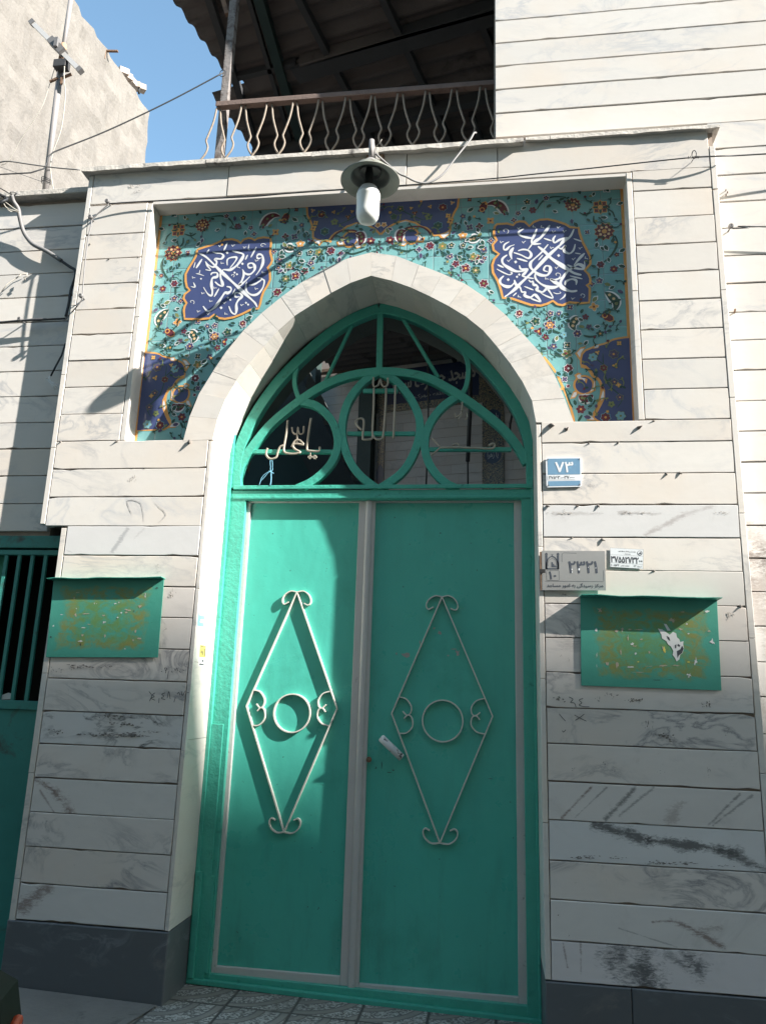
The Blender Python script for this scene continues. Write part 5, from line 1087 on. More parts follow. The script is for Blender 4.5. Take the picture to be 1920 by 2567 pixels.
for k in range(16):
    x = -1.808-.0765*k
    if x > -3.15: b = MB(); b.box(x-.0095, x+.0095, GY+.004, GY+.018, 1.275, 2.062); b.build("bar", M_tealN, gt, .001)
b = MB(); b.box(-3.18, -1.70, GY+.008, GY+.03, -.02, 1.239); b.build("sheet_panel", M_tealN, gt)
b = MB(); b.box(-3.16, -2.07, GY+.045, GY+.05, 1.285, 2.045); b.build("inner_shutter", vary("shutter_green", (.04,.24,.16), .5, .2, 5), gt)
b = MB(); b.prism(xz('WN', [(10,1215),(20,1195),(60,1180),(100,1190),(108,1225),(12,1228)], GY+.03), GY+.03, GY+.036); b.build("broken_pane", M_paper, gt)
b = MB(); b.box(-3.24, -1.64, .55, .58, -.1, 2.16); tag(b.build("unlit_backing", M_dark), "near-black sheet whose colour stands for the unlit space behind the left side gate", "interior")  # backing sheet; the interior's shade is put into its colour

# ================================================================== RIGHT BUILDING
RY = .108
rbd = thing("marble_building", (3, RY, 0), "tall white marble-clad building rising behind the gateway on the right", "building")
b = MB(); top = [4.471+.1625*k for k in range(0, 16)][::-1]
low = [4.471,4.306,4.14,3.976,3.816,3.653,3.493,3.33,3.174,3.010,2.846,2.687,2.528,2.372,2.21,2.052,1.895,1.733,1.572,1.416,1.254,1.095,.935,.775,.615,.455,.295,.135,-.08]
zl = [z for z in top]
slabs(b, [.590, 2.62, 4.3, 6.0], zl, RY, .02, .0046, mats=lambda i, j: 0)
slabs(b, [XRo+.002, 3.3, 6.0], low[:13], RY, .02, .0046, mats=lambda i, j: 0)
slabs(b, [XRo+.002, 3.6, 6.0], low[12:], RY, .02, .0046, mats=lambda i, j: 1)
b.build("marble_cladding", [M_marbleW, M_soot], rbd)
b = MB(); b.box(.594, 6.0, RY+.019, 1.6, 4.36, 6.95); b.box(XRo-.004, 6.0, RY+.019, 1.6, -.2, 4.359); b.build("rubble_core", vary("raw_side_wall", (.20,.19,.18), .95, .2, 5, .4, 30), rbd)
# ================================================================== RAIL ON TOP
RYL = .50
rail = thing("balcony_railing", (-.3, RYL, 4.35), "low iron railing with cream wavy balusters along the roof above the gateway", "railing")
zr = 5.205
b = MB(); b.box(-1.262, .588, RYL-.02, RYL+.03, zr-.018, zr+.014); b.box(-1.262, .588, RYL-.024, RYL-.02, zr-.026, zr+.006)
b.build("top_rail", M_rail, rail, .003)
b = MB(); b.box(-1.5, .588, RYL-.012, RYL+.012, 4.37, 4.395); b.build("bottom_rail", M_rail, rail)
xs = [-1.067-.178*2, -1.067-.178] + [-1.067, -.895, -.718, -.542, -.367, -.194, -.016, .160, .336, .513]
for x in xs[1:]:
    for s_ in (-1, 1):
        b = MB(); pts = [(x+s_*.014, zr-.03), (x+s_*.028, zr-.14), (x+s_*.058, zr-.25), (x+s_*.066, zr-.285), (x+s_*.050, zr-.335), (x+s_*.062, zr-.385), (x+s_*.098, zr-.45), (x+s_*.11, zr-.56), (x+s_*.09, zr-.70), (x+s_*.10, 4.39)]
        j1, j2 = random.uniform(-.006, .006), random.uniform(-.008, .008); b.tube([(a_+j1+j2*(zr-c_), RYL-.006+.004*s_, c_+j2) for a_, c_ in smooth(pts, 3)], .0068, 7); b.build("baluster", M_balus, rail)

# ================================================================== CANOPY
TH = rad(13); UX = Vector((math.cos(TH), -math.sin(TH), 0)); VX = Vector((math.sin(TH), math.cos(TH), 0)); CH = 6.5
can = thing("courtyard_canopy", (-1.2, .56, 4.34), "dark corrugated canopy roof on steel rafters over the courtyard behind the gateway", "canopy")
def sheet(s0, s1, t0, t1, dz=0, ph=0, pit=.165, amp=.019):
    b = MB(); n = int((t1-t0)/pit*10); row = []
    for i in range(n+1):
        t = t0+(t1-t0)*i/n; z = CH+dz+.035*math.sin(t*.8)*0+amp*math.cos(2*PI*t/pit+ph)
        w = random.uniform(-.004, .004) if i % 5 == 0 else 0
        row.append([UX*(s0+w)+VX*t+Vector((0,0,z)), UX*s1+VX*t+Vector((0,0,z))])
    for i in range(n):
        b.raw([row[i][0], row[i][1], row[i+1][1], row[i+1][0]], [(0,1,2,3)], 0, True)
        b.raw([p+Vector((0,0,.007)) for p in (row[i][0], row[i+1][0], row[i+1][1], row[i][1])], [(0,1,2,3)], 0, True)
        b.raw([row[i][0], row[i+1][0], row[i+1][0]+Vector((0,0,.007)), row[i][0]+Vector((0,0,.007))], [(0,1,2,3)], 0)
    return b.build("corrugated_sheet", M_asb, can)
sheet(-1.975, .62, .15, 1.20); sheet(-2.225, .60, 1.30, 3.05, .0, .6); sheet(-2.35, 5.0, 3.0, 5.0, .03, 1.0); sheet(-3.6, 5.0, 4.9, 7.2, .0, 1.0)
def beam(nm, a_, b_, w, h, m, ext=.0):
    p = atz(*a_, CH-.06); q = atz(*b_, CH-.06); d = (q-p); p = p-d*ext; q = q+d*ext*1.2
    b = MB(); b.bar(p, q, w, h); return b.build(nm, m, can)
beam("rafter", ('E',440,0), ('E',770,1030), .055, .07, M_beam, .6); beam("rafter", ('E',850,0), ('E',1140,990), .035, .05, M_beam, .6); beam("rafter", ('E',960,0), ('E',1245,980), .075, .09, M_beamG, .6)
beam("rafter", ('F',560,0), ('F',890,710), .05, .07, M_beam, .8); beam("rafter", ('F',-40,240), ('F',235,770), .05, .07, M_beam, .8); beam("rafter", ('F',1420,240), ('F',1520,500), .05, .07, M_beam, .5)
b = MB(); b.bar(UX*-1.84+VX*1.25+Vector((0,0,CH-.05)), UX*.62+VX*1.25+Vector((0,0,CH-.05)), .16, .03); b.build("purlin", M_asb, can)
beam("cross_beam", ('F',0,560), ('F',1500,105), .16, .10, M_beam, .15); beam("cross_beam", ('F',0,480), ('F',1500,60), .03, .10, M_asb, .12); beam("cross_beam", ('E',700,800), ('E',1300,660), .05, .05, M_beam, .05)
for k in range(5):
    t = 2.0+1.2*k; b = MB(); b.bar(UX*-2.2+VX*t+Vector((0,0,CH-.09)), UX*4.8+VX*t+Vector((0,0,CH-.09)), .07, .09); b.build("cross_beam", M_beam, can)
for s_ in (-1.6, -.9, -.1, .8, 1.7): b = MB(); b.bar(UX*s_+VX*2.2+Vector((0,0,CH-.05)), UX*s_+VX*7.3+Vector((0,0,CH-.05)), .05, .06); b.build("rafter", M_beam, can)
b = MB(); b.box(-1.262, -1.208, .54, .594, 4.33, 6.50); b.build("post", M_post, can, .003)
b = MB(); p = at('E', 640, 85, .56); q = at('E', 560, -60, .56); b.bar(Vector((p.x-.01,.565,p.z-.05)), q, .03, .03, Vector((0,1,0))); b.build("strut", M_rust, can)

# ================================================================== COURTYARD BEHIND
cw = thing("courtyard_wall", tuple(VX*7.113), "white tiled courtyard wall with blue lettered band seen through the fanlight", "wall")
K = 7.113; S0 = 1.642
def uv(z_, x, y, off=0.0):
    P0 = VX*(K-off); d = ray(z_, x, y); t = (P0-CAM).dot(VX)/d.dot(VX); p = CAM+d*t; return p
def wallpt(s_, z, off=0.0): return UX*(s_-S0)+VX*(K-off)+Vector((0,0,z)) 
b = MB(); zc = [6.55-.148*k for k in range(45)]
for i in range(44):
    z1, z0 = zc[i]-.003, zc[i+1]+.003; s_ = -4.5+random.random()*.8
    while s_ < 6:
        w = random.uniform(.5, 1.1); s2 = min(s_+w, 6.2)
        P = [wallpt(s_+.002, z0), wallpt(s2-.002, z0), wallpt(s2-.002, z1), wallpt(s_+.002, z1)]; b.raw(P, [(0,1,2,3)]); s_ = s2
b.build("tile_courses", marble("courtyard_marble", (.50,.48,.46), (.3,.3,.3), .5), cw)
b = MB(); P = [wallpt(s_, z, -.02) for s_, z in ((-4.6,-.2),(6.3,-.2),(6.3,7.1),(-4.6,7.1))]; b.raw(P, [(0,1,2,3)]); b.build("wall_core", M_mortar, cw)
def wbox(nm, m, s0, s1, z0, z1, o0, o1, par):
    b = MB(); c = wallpt((s0+s1)/2, (z0+z1)/2, (o0+o1)/2); b.obox(c, UX*((s1-s0)/2), VX*((o1-o0)/2), Vector((0,0,(z1-z0)/2))); return b.build(nm, m, par)
wbox("wall_ledge", M_rust, -4.5, -1.5, 6.50, 6.55, .01, .12, cw)
wbox("ornament_border", M_ornate, -1.42, 2.5, 5.72, 5.84, .004, .02, cw); wbox("ornament_border", M_ornate, -1.20, -1.08, .5, 5.72, .003, .018, cw)
wbox("ornament_border", M_ornate, .47, .79, .5, 5.80, .005, .019, cw); wbox("ornament_border", M_ornate, -1.42, -1.08, 5.84, 6.42, .006, .022, cw); wbox("ornament_border", M_ornate, .42, .86, 5.84, 6.45, .0055, .021, cw)
wbox("name_band", vary("navy_tile_band", (.022,.032,.075), .3, .2, 8), -1.08, .42, 5.84, 6.42, .007, .024, cw)
b = MB(); put_text(b, shape("مسجد حضرت سجاد"), wallpt(-1.02, 5.98, .026), wallpt(.36, 6.06, .026), wallpt(-1.02, 6.32, .026), 0, .012)
put_text(b, shape("تهران منطقه شهرک"), wallpt(-.6, 5.88, .026), wallpt(.2, 5.90, .026), wallpt(-.6, 5.96, .026), 0, .0)
b.build("band_lettering", vary("cream_lettering", (.34,.335,.31), .5, .1, 20), cw)
b = MB()
for z in (4.86, 5.46):
    c = wallpt(.63, z, .021); n = 24; b.raw([c+UX*(.125*math.cos(2*PI*k/n))+Vector((0,0,.125*math.sin(2*PI*k/n))) for k in range(n)], [tuple(range(n))], 0)
    put_text(b, shape("یا زهرا"), wallpt(.55, z-.05, .0215), wallpt(.71, z-.05, .0215), wallpt(.55, z+.06, .0215), 1, .01)
c = wallpt(-1.14, 4.70, .02); b.raw([c+UX*(.06*math.cos(2*PI*k/20))+Vector((0,0,.16*math.sin(2*PI*k/20))) for k in range(20)], [tuple(range(20))], 0)
b.build("lettered_medallion", [vary("medallion_navy", (.03,.05,.10), .3, .2, 20), vary("medallion_text", (.40,.42,.42), .5, .1, 30)], cw)
wbox("green_column", M_beamG, -1.47, -1.24, .0, 6.4, .02, .2, cw); wbox("green_column", M_beamG, -2.32, -2.10, .0, 6.8, .3, .5, cw)
b = MB(); b.tube([uv('FB', 565, 420, .5), uv('FB', 548, 640, .5), uv('FB', 552, 1200, .5), uv('FB', 530, 1880, .5)], .012, 6); b.tube([uv('FB', 985, 680, .45), uv('FB', 985, 1100, .45), uv('FB', 960, 1640, .45)], .03, 8); b.tube([uv('FB', 960, 1640, .45), uv('FB', 962, 1890, .45)], .012, 6); b.tube([uv('FB', 1425, 1120, .3), uv('FB', 1400, 1250, .3), uv('FB', 1395, 1350, .3)], .016, 6)
tag(b.build("drain_pipe", M_beam), "thin dark pipes and cables hanging in front of the courtyard wall", "pipe")
sw = thing("courtyard_side_wall", (4.8, 4, 0), "dim marble side wall closing the courtyard on the right", "wall")
b = MB(); b.box(4.3, 4.5, 1.7, 9, -.2, 6.6); b.build("wall", M_marbleD, sw)
# stair to the roof, dark under-side, left inside the passage
stt = thing("roof_stair", (-1.6, 2.4, 0), "dark staircase climbing left to the roof just inside the fanlight", "stairs")
def K2(z_, x, y, k): 
    P0 = VX*k; d = ray(z_, x, y); t = (P0-CAM).dot(VX)/d.dot(VX); return CAM+d*t
A0 = at('FA', 728, 785, 2.2); A1 = at('FA', 1284, 1895, 2.2); d = A1-A0; a0 = A0-d*.45; a1 = A1+d*1.3
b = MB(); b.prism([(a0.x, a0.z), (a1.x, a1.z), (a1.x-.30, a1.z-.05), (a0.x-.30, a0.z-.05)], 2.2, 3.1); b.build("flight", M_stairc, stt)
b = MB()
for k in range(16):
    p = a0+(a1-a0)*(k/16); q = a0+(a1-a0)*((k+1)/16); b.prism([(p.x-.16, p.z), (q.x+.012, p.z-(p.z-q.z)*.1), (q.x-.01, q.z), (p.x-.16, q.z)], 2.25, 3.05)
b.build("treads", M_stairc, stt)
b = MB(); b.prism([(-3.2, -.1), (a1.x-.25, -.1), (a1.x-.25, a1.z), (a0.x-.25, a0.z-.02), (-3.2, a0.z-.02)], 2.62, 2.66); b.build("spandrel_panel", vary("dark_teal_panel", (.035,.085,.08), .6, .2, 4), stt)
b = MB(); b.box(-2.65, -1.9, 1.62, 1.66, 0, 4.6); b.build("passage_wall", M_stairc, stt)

# ================================================================== NEIGHBOUR ON THE LEFT
nb = thing("plastered_building", (-6, 2.5, 0), "bare rough-plastered neighbouring building rising behind the left wall in full sun", "building")
b = MB(); N1, N2 = 30, 34; grid = []
yA, yB, PX = 1.35, 4.60, -4.0
for i in range(N1+1):
    row = []
    for j in range(N2+1):
        y = yA+(yB-yA)*i/N1; zt = 8.64+.335*(y-1.7)/2.87+.014*math.sin(y*17)+random.uniform(-.015,.015); z = 4.0+(zt-4.0)*j/N2
        e = random.uniform(-.016, .016); yy = y + (0 if i < N1 else random.uniform(-.025, .025)+.035*math.sin(z*4)); row.append((PX+e, yy, z))
    grid.append(row)
for i in range(N1):
    for j in range(N2): b.raw([grid[i][j], grid[i+1][j], grid[i+1][j+1], grid[i][j+1]], [(0,1,2,3)], 0, True)
for j in range(N2): p, q = grid[N1][j], grid[N1][j+1]; b.face([p, (-10, p[1], p[2]), (-10, q[1], q[2]), q])
for i in range(N1): p, q = grid[i][N2], grid[i+1][N2]; b.face([p, q, (-10, q[1], q[2]), (-10, p[1], p[2])])
b.box(-10, PX-.02, yA, yA+.1, 3.9, 8.5)
b.build("plastered_wall", M_plast, nb)
b = MB(); p = atx('R1', 688, 325, PX); b.bar(p+Vector((-.1,0,0)), p+Vector((.14,.03,-.0)), .03, .015); b.bar(p+Vector((0,0,0)), p+Vector((0.0,0,-.12)), .012, .012, Vector((1,0,0))); b.build("roof_bracket", M_rust, nb)
for k, (x, y) in enumerate(((822,462),(840,490),(858,520),(880,545),(898,560))):
    p = atx('R1', x, y, PX-.05); b = MB(); b.obox(p+Vector((-.06+.02*k,.0,-.02)), Vector((.06,.02*(k-2),.0)), Vector((-.02*(k-2),.045,.01)), Vector((0,-.008,.035))); tag(b.build("loose_brick", M_brick), "pale loose brick in the short row on the plastered building's roof edge", "brick", "loose bricks on the roof edge")
p = atx('R1', 900, 590, PX); b = MB(); b.tube([p+Vector((0,0,.08)), p, p+Vector((0,.02,-.03))], .014, 8)
tag(b.build("roof_spout", M_black), "short dark pipe end beside the loose bricks on the roof edge", "pipe")

# ================================================================== MAST
mast = thing("rooftop_mast", tuple(at('R1', 285, 1245, .30)), "grey pipe mast with a tilted fluorescent tube fitting above the left wall", "mast")
MY = .30
P0, P1, P2 = at('R1', 290, 1290, MY), at('R1', 400, 400, MY), at('R1', 470, -60, MY)
b = MB(); b.tube([P0, P1], .0205, 14); b.build("lower_pipe", M_mast, mast)
b = MB(); b.tube([P1-(P1-P0)*.02, P2], .0155, 12); b.build("upper_pipe", M_mast, mast)
b = MB(); a_, c_ = at('R1', 205, 140, MY-.05), at('R1', 530, 465, MY-.05); d = (c_-a_).normalized(); b.bar(a_+d*.03, c_-d*.03, .022, .030, Vector((0,0,1))); b.build("fluorescent_tube", vary("tube_white", (.55,.54,.53), .4, .04, 10), mast)
for p, s_ in ((a_, 1), (c_, -1)): b = MB(); b.bar(p, p+d*s_*.035, .034, .036); b.build("end_cap", M_cableG, mast)
b = MB(); p = at('R1', 382, 310, MY-.06); b.bar(p+d*-.09, p+d*.06, .05, .05); b.box(p.x-.012, p.x+.012, MY-.10, MY-.06, p.z-.02, p.z+.05); b.build("ballast_box", M_cableG, mast)
b = MB(); b.tube([P1+(P2-P1)*.02, P1+(P2-P1)*.24], [.021, .019], 12); b.build("rusty_wrap", vary("rust_tape", (.40,.24,.15), .9, .3, 40, .5, 70), mast)
b = MB(); p = at('R1', 402, 425, MY-.03); b.box(p.x-.045, p.x+.045, MY-.06, MY+.0, p.z-.03, p.z+.03); b.build("switch_box", M_beam, mast, .004)
b = MB(); b.bar(at('R1', 325, 530, MY-.02), at('R1', 380, 505, MY-.02), .014, .014); b.bar(at('R1', 405, 505, MY-.02), at('R1', 465, 480, MY-.02), .014, .014); b.bar(at('R1', 403, 505, MY-.03), at('R1', 400, 545, MY-.03), .012, .012, Vector((0,1,0))); b.build("cross_peg", M_rust, mast)

# ================================================================== CABLES
def cable(nm, pts, r, m, label, cat="cable", n=6, sub=5):
    P = [Vector(p) for p in pts]; q = smooth([tuple(p) for p in P], sub); b = MB(); b.tube(q, r, n); return tag(b.build(nm, m), label, cat)
def A(z_, l, Y): return [at(z_, x, y, (Y if not isinstance(Y, (list, tuple)) else Y[i])) for i, (x, y) in enumerate(l)]
cable("wire", A('R1', [(1452,468),(1100,655),(700,845),(350,985),(0,1130)], [.52,.42,.30,.18,.05]) + [Vector((-4.5,-.5,4.3))], .0045, M_cableD, "long dark wire running from the canopy post down past the mast")
b = MB(); p = at('R1', 1447, 475, .52); b.tube([p+Vector((.02*math.cos(2*PI*k/14)-.004, 0, .028*math.sin(2*PI*k/14))) for k in range(15)], .0028, 6); tag(b.build("wire_loop", M_cableD), "small wire loop tied round the canopy post", "wire loop")
cable("wire", A('R1', [(0,1052),(60,1045),(200,1065),(350,1085),(520,1100)], [-.1,-.1,-.08,-.06,-.03]), .0042, M_cableG, "grey wire ending at the left corner of the gateway coping")
cable("wire", A('R1', [(0,1080),(170,1140),(250,1168),(320,1190)], [.2,.24,.26,.27]), .0022, M_cableG, "thin tie wire wound round the foot of the mast")
b = MB()
for z_ in (1162, 1172, 1185): 
    p = at('R1', 300, z_, MY); b.tube([p+Vector((.027*math.cos(2*PI*k/12), .027*math.sin(2*PI*k/12), .004*math.sin(k))) for k in range(13)], .0022, 5)
tag(b.build("wire_binding", M_cableD), "turns of dark wire bound round the mast near its foot", "wire")
cable("wire", A('AN', [(790,1040),(740,1130),(690,1290),(640,1450)], .28)+A('R1', [(270,700),(140,900),(60,1040),(10,1070)], .25), .0022, M_wireW, "thin pale wire hanging left from the mast's switch box")
cable("wire", A('R1', [(420,430),(418,520),(425,620),(400,830),(345,990),(330,1100),(350,1240)], .24), .0040, M_wireW, "pale flex hanging down beside the mast")
cable("service_cable", A('T3', [(110,330),(130,390),(172,455),(185,530),(215,650),(260,730),(320,790),(440,850),(570,935)], [-.02,0,.02,.03,.05,.06,.06,.06,.07]), .0125, M_cableG, "thick grey service cable curving down across the left wall", n=10)
cable("service_cable", A('T3', [(560,930),(640,985),(700,1030),(690,1120),(660,1200),(640,1330),(612,1450)], [.068,.07,.07,.075,.075,.075,.07]), .0085, M_cableD, "dark cable dropping in the corner between left wall and gateway")
cable("service_cable", A('T3', [(705,1060),(672,1150),(655,1250),(628,1400),(618,1470)], .07), .005, M_cableD, "second thin dark cable in the shaded corner by the gateway")
cable("wall_cable", A('T3', [(-40,1512),(100,1497),(200,1490),(420,1478),(610,1470)], [.05,.05,.045,.05,.06]), .0065, M_cableD, "black cable running level along the left wall on a clip")
cable("wall_cable", A('T3', [(0,1500),(200,1484),(330,1472),(435,1470)], .05), .004, M_cableG, "grey cable strapped to the black one along the left wall")
for k, (Y_, l) in enumerate((([-.06,-.05,-.02,.0,.0], [(30,390),(60,440),(110,465),(160,478),(180,485)]), ([-.06,-.05,-.02,.0,.0], [(40,385),(90,420),(130,450),(165,470),(182,480)]), ([-.06,-.04,-.02,.0,.0], [(35,400),(70,455),(100,478),(140,482),(180,490)]))):
    cable("loose_strand", A('T3', l, Y_), .0028, M_wireW, "pale loose strand joining the cable bundle at the far left", "wire")['group'] = "loose strands at the far left"
b = MB(); p = at('T3', 10, 380, -.06)
for k in range(4): b.tube([p+Vector((.035*math.cos(t)+random.uniform(-.006,.006), .02*math.sin(2*t), .035*math.sin(t)+random.uniform(-.006,.006))) for t in [2*PI*i/10 for i in range(11)]], .006, 6)
tag(b.build("cable_coil", M_cableD), "tangled dark cable knot at the left edge under the wires", "cable")
b = MB(); p = at('T3', 140, 320, -.0)
for k in range(3): b.tube([p+Vector((.022*math.cos(t)+random.uniform(-.005,.005), .012*math.sin(2*t), .012*math.sin(t))) for t in [2*PI*i/10 for i in range(11)]], .003, 6)
tag(b.build("wire_knot", M_cableG), "small twisted wire knot on the left wall's coping", "wire")
cable("wire", A('T3', [(-20,250),(50,290),(110,325)], [-.03,-.02,-.0]), .003, M_cableD, "short dark wire reaching the knot on the left coping")
b = MB()
for k in range(3): b.tube(A('T3', [(605+3*k,1700),(570+4*k,1810),(520+5*k,1900),(470+4*k,2000)], .06), .003, 5)
tag(b.build("cable_tail", M_cableD), "black cut cable tail hanging in the shade of the left wall", "cable")
b = MB()
for q in ([(470,2000),(440,2035),(500,2065),(570,2085)],[(465,2005),(430,2030),(490,2080),(565,2105)],[(460,2010),(450,2050),(500,2090),(525,2120)],[(455,2010),(470,2050),(520,2085),(560,2110)],[(470,2000),(450,2030),(490,2095),(515,2125)]): b.tube(A('T3', q, .055), .0028, 5)
tag(b.build("wire_ends", M_paper), "white bared wire ends splayed below the cut cable", "wire")
b = MB(); b.tube(A('T3', [(20,1220),(70,1150),(130,1110),(200,1062),(255,1050)], [.03,.04,.06,.075,.08]), .003, 5); b.tube(A('T3', [(255,1048),(250,1080),(225,1090),(240,1112)], .06), .004, 6); b.tube(A('T3', [(200,1062),(150,1100)], .05), .0035, 5)
tag(b.build("cut_wire", M_wireW), "short pale cut wire twisted on a nail in the left wall", "wire")
def clip(z_, x, y, Y0, label):
    p = at(z_, x, y, Y0); b = MB(); b.tube([(p.x, Y0+.03, p.z), (p.x, Y0-.03, p.z)], .004, 8); b.tube([(p.x, Y0-.008, p.z), (p.x, Y0-.012, p.z), (p.x, Y0-.026, p.z), (p.x, Y0-.030, p.z)], [.010,.013,.013,.010], 10)
    tag(b.build("cable_clip", M_cableG), label, "insulator", "grey knob insulators")
clip('T3', 205, 1490, .06, "grey knob insulator carrying the level cable on the left wall"); clip('T3', 1010, 405, -.02, "grey knob insulator at the top left corner of the tile niche"); clip('T3', 855, 550, -.02, "grey knob insulator near the pier's upper left edge below another"); clip('T3', 768, 1275, -.02, "grey knob insulator halfway down the pier's left edge")
clip('T4', 325, 1005, RY-.03, "grey knob insulator on the right building's marble wall")
cable("wire", A('T3', [(1010,410),(930,480),(858,550),(845,600),(815,750),(790,950),(772,1150),(765,1265),(755,1305),(700,1375),(650,1430),(612,1475)], [-.035]*8+[-.03,-.02,.02,.06]), .0038, M_cableG, "grey wire stepping down the left edge of the gateway from knob to knob")
cable("wire", A('R1', [(705,1320),(850,1310),(1100,1298),(1500,1280),(1654,1272)], [-.035,-.025,-.02,-.02,-.02])+A('R2', [(600,912),(870,893)], [-.02,-.02])+A('R3', [(0,1035),(300,1005),(700,963),(1000,930),(1210,908)], [-.022,-.025,-.03,-.036,-.045]), .0036, M_cableD, "dark wire strung above the tile niche across the gateway")
cable("wire", A('R3', [(1240,905),(1400,898),(1654,886)], [-.045,-.03,.02])+[Vector((3.2,.06,4.22)), Vector((5.9,.08,4.3))], .0042, M_cableD, "dark wire leaving the gateway towards the right edge")
b = MB(); p = at('R3', 1238, 890, -.05); b.tube([p+Vector((.011*math.cos(t), -.006*math.sin(t), .020*math.sin(t))) for t in [2*PI*i/16 for i in range(17)]], .0024, 6)
for k in range(7): q = at('R3', 1205+10*k, 907-.4*k, -.046); b.tube([q+Vector((0, .006*math.cos(t), .006*math.sin(t))) for t in [2*PI*i/8 for i in range(9)]], .0018, 5)
b.tube([at('R3', 1232, 918, -.045), at('R3', 1225, 930, -.02), at('R3', 1222, 935, .0)], .002, 5)
tag(b.build("wire_loop", M_cableD), "twisted wire loop on a nail at the gateway's upper right corner", "wire loop")
cable("lamp_cable", [Vector((lc.x+.02,-.33,4.06))]+A('R2', [(1120,812),(1160,832),(1210,856),(1265,860),(1330,825),(1390,750),(1430,700),(1462,660)], [-.24,-.22,-.19,-.16,-.13,-.10,-.08,-.06])+A('R2', [(1480,628),(1490,626)], [-.035,.05]), .0056, M_cableG, "grey lamp flex looping from the lamp up over the coping")
cable("wire", A('T4', [(350,1008),(500,1000),(664,992)], [RY-.05,RY-.05,RY-.05])+[Vector((3.5,.06,3.62))], .003, M_cableD, "thin wire from the knob along the right building's joint")
for x, y in ((290,655),(305,675),(292,700)):
    b = MB(); p = at('T4', x, y, RY); b.tube([Vector((p.x, RY+.002, p.z)), Vector((p.x-.004, RY-.012, p.z-.003))], .003, 6); b.build("screw_stub", M_rust, rbd)
b = MB(); p = at('T4', 370, 1785, RY); b.tube([Vector((p.x, RY+.004, p.z)), Vector((p.x-.006, RY-.03, p.z+.003))], .005, 6); b.build("nail_stub", M_rust, rbd)

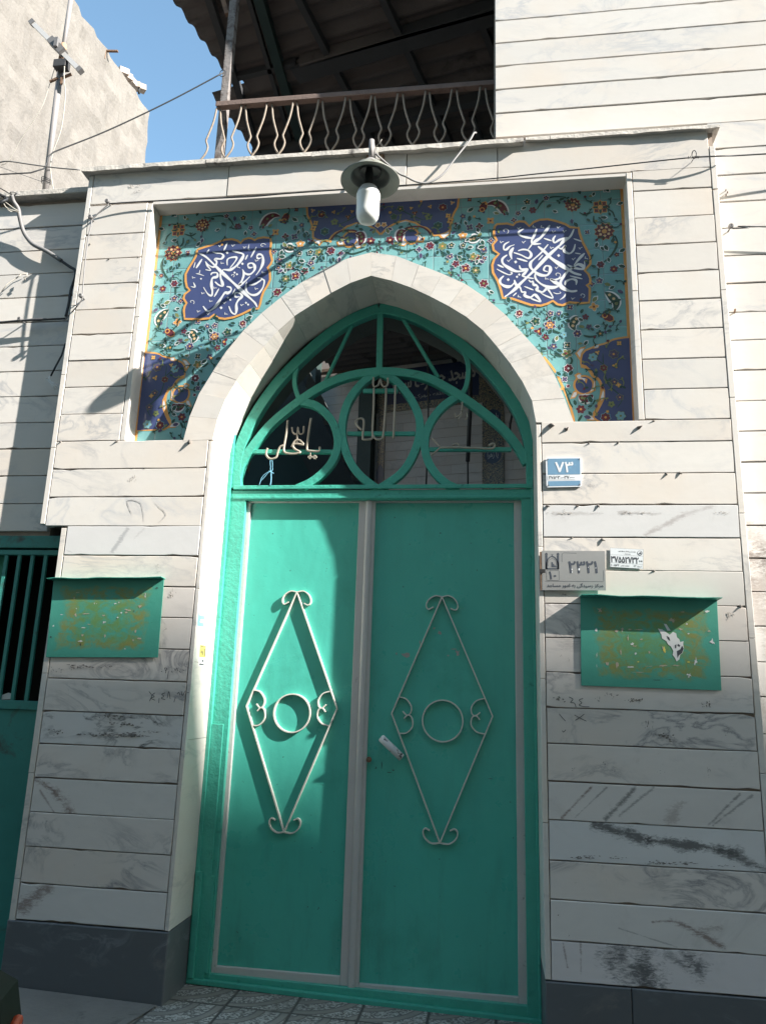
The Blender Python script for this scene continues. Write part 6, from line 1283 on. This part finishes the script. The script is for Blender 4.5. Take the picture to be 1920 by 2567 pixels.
# ================================================================== CARS
def car(nm, label, xe, s_, y0, y1, paint, lens_m):
    """xe = end of the car nearest the viewer, s_ = direction the body runs"""
    gy = gz(xe)-.10; t = thing(nm, (xe+s_*2, (y0+y1)/2, gy), label, "car")
    def X(d): return xe+s_*d
    prof = [(.10,.30),(.02,.42),(.0,.60),(.05,.78),(.30,.87),(1.05,.92),(1.75,1.40),(3.0,1.42),(3.75,1.0),(4.2,.95),(4.3,.75),(4.3,.35),(4.1,.28)]
    rows = []; ny = 8
    for j in range(ny+1):
        f = j/ny*2-1; in_ = .065*max(0, abs(f)-.72)/.28; rows.append([(X(d + in_*(1.6 if d < .4 else 0)), (y0+y1)/2+f*(y1-y0)/2, gy+z-(.03 if abs(f) == 1 and z > .5 else 0)) for d, z in prof])
    b = MB(); n = len(prof)
    for j in range(ny):
        for i in range(n): k = (i+1) % n; b.raw([rows[j][i], rows[j][k], rows[j+1][k], rows[j+1][i]], [(0,1,2,3)], 0, True)
    b.face(rows[0]); b.face(rows[-1][::-1]); o = b.build("body", paint, t)
    b = MB(); hw = (y1-y0)/2; cy = (y0+y1)/2
    for sg in (-1, 1):
        b.raw([(X(1.25), cy+sg*(hw+.004), gy+.95), (X(1.80), cy+sg*(hw+.004), gy+1.34), (X(2.95), cy+sg*(hw+.004), gy+1.36), (X(3.5), cy+sg*(hw+.004), gy+1.0)], [(0,1,2,3)])
    b.raw([(X(1.12), cy-hw*.85, gy+.965), (X(1.12), cy+hw*.85, gy+.965), (X(1.70), cy+hw*.8, gy+1.372), (X(1.70), cy-hw*.8, gy+1.372)], [(0,1,2,3)])
    b.build("window", M_glass, t)
    b = MB(); b.box(min(X(-.02), X(.16)), max(X(-.02), X(.16)), y0+.34, y1-.34, gy+.34, gy+.48); b.build("bumper", M_black, t, .03)
    for sg in (-1, 1):
        b = MB(); yy = cy+sg*hw*.50; b.box(min(X(-.012), X(.12)), max(X(-.012), X(.12)), yy-.15, yy+.13, gy+.60, gy+.74); b.build("headlight", M_chrome, t, .01)
        b = MB(); c_ = Vector((X(.066), cy+sg*hw*.84, gy+.66)); ax_ = Vector((s_*.42, sg*1.0, 0)).normalized(); b.obox(c_, ax_*.065, Vector((-ax_.y, ax_.x, 0))*.012, Vector((0,0,.05))); b.build("turn_signal", lens_m, t, .01)
        for d in (.85, 3.45):
            w = MB(); c = Vector((X(d), cy+sg*(hw-.09), gy+.30)); w.tube([c+Vector((0,-.1,0)), c+Vector((0,.1,0))], .30, 24); wo = w.build("wheel", M_tyre, t)
            w = MB(); w.tube([c+Vector((0,sg*.095,0)), c+Vector((0,sg*.105,0))], .19, 20); w.build("rim", M_chrome, wo)
    return t
car("parked_car", "dark olive parked car, its corner with orange indicator at the lower left edge", -.47, -1, -3.4, -1.63, M_carG, M_amber)
car("parked_car", "pale blue parked car, a sliver of its corner at the lower right edge", 1.07, 1, -3.3, -1.57, M_carB, M_amber)

# ================================================================== ACROSS THE ALLEY (its roofline throws the shade on the lower facade)
ob = thing("opposite_building", (30, -12, 0), "tall plain rendered block down the alley whose roofline shades the lower facade", "building")
OZ = 1.72+2.2*8.2
b = MB(); b.box(14, 62, -17, -8.2, -1.8, OZ); b.build("wall", M_opp, ob)
b = MB()
for i in range(11):
    for j in range(5): x = 15+4*i; z = 1.5+3.2*j; b.box(x, x+1.6, -8.22, -8.196, z, z+1.6)
b.build("window", M_glass, ob)
ob = thing("added_bounce_block", (-12, -13, 0), "unseen cream house added across the alley on the left to bounce warm sunlight", "house")  # out of view, added for the warm bounce off its sunlit side
b = MB(); b.box(-22, -6.5, -22, -8.6, -1, 8.5); b.build("wall", vary("cream_render", (.62,.54,.44), .95, .1, 1.2), ob)
b = MB(); b.box(-22.2, -6.3, -22.2, -8.4, 8.5, 8.8); b.build("roof_slab", M_cement, ob)
ob = thing("added_sky_blocker", (4, -10, 0), "unseen ochre house added straight across the alley to cut sky light on the facade", "house")  # out of view, added to lower the ambient light reaching the facade
b = MB(); b.box(-6.4, 13.9, -16, -8.2, -1, 11.5); b.build("wall", vary("ochre_render", (.58,.46,.34), .95, .1, 1.2), ob)
b = MB()
for i in range(5):
    for j in range(3): x = -5+4*i; z = 1.2+3.2*j; b.box(x, x+1.4, -8.22, -8.196, z, z+1.5)
b.build("window", M_glass, ob)
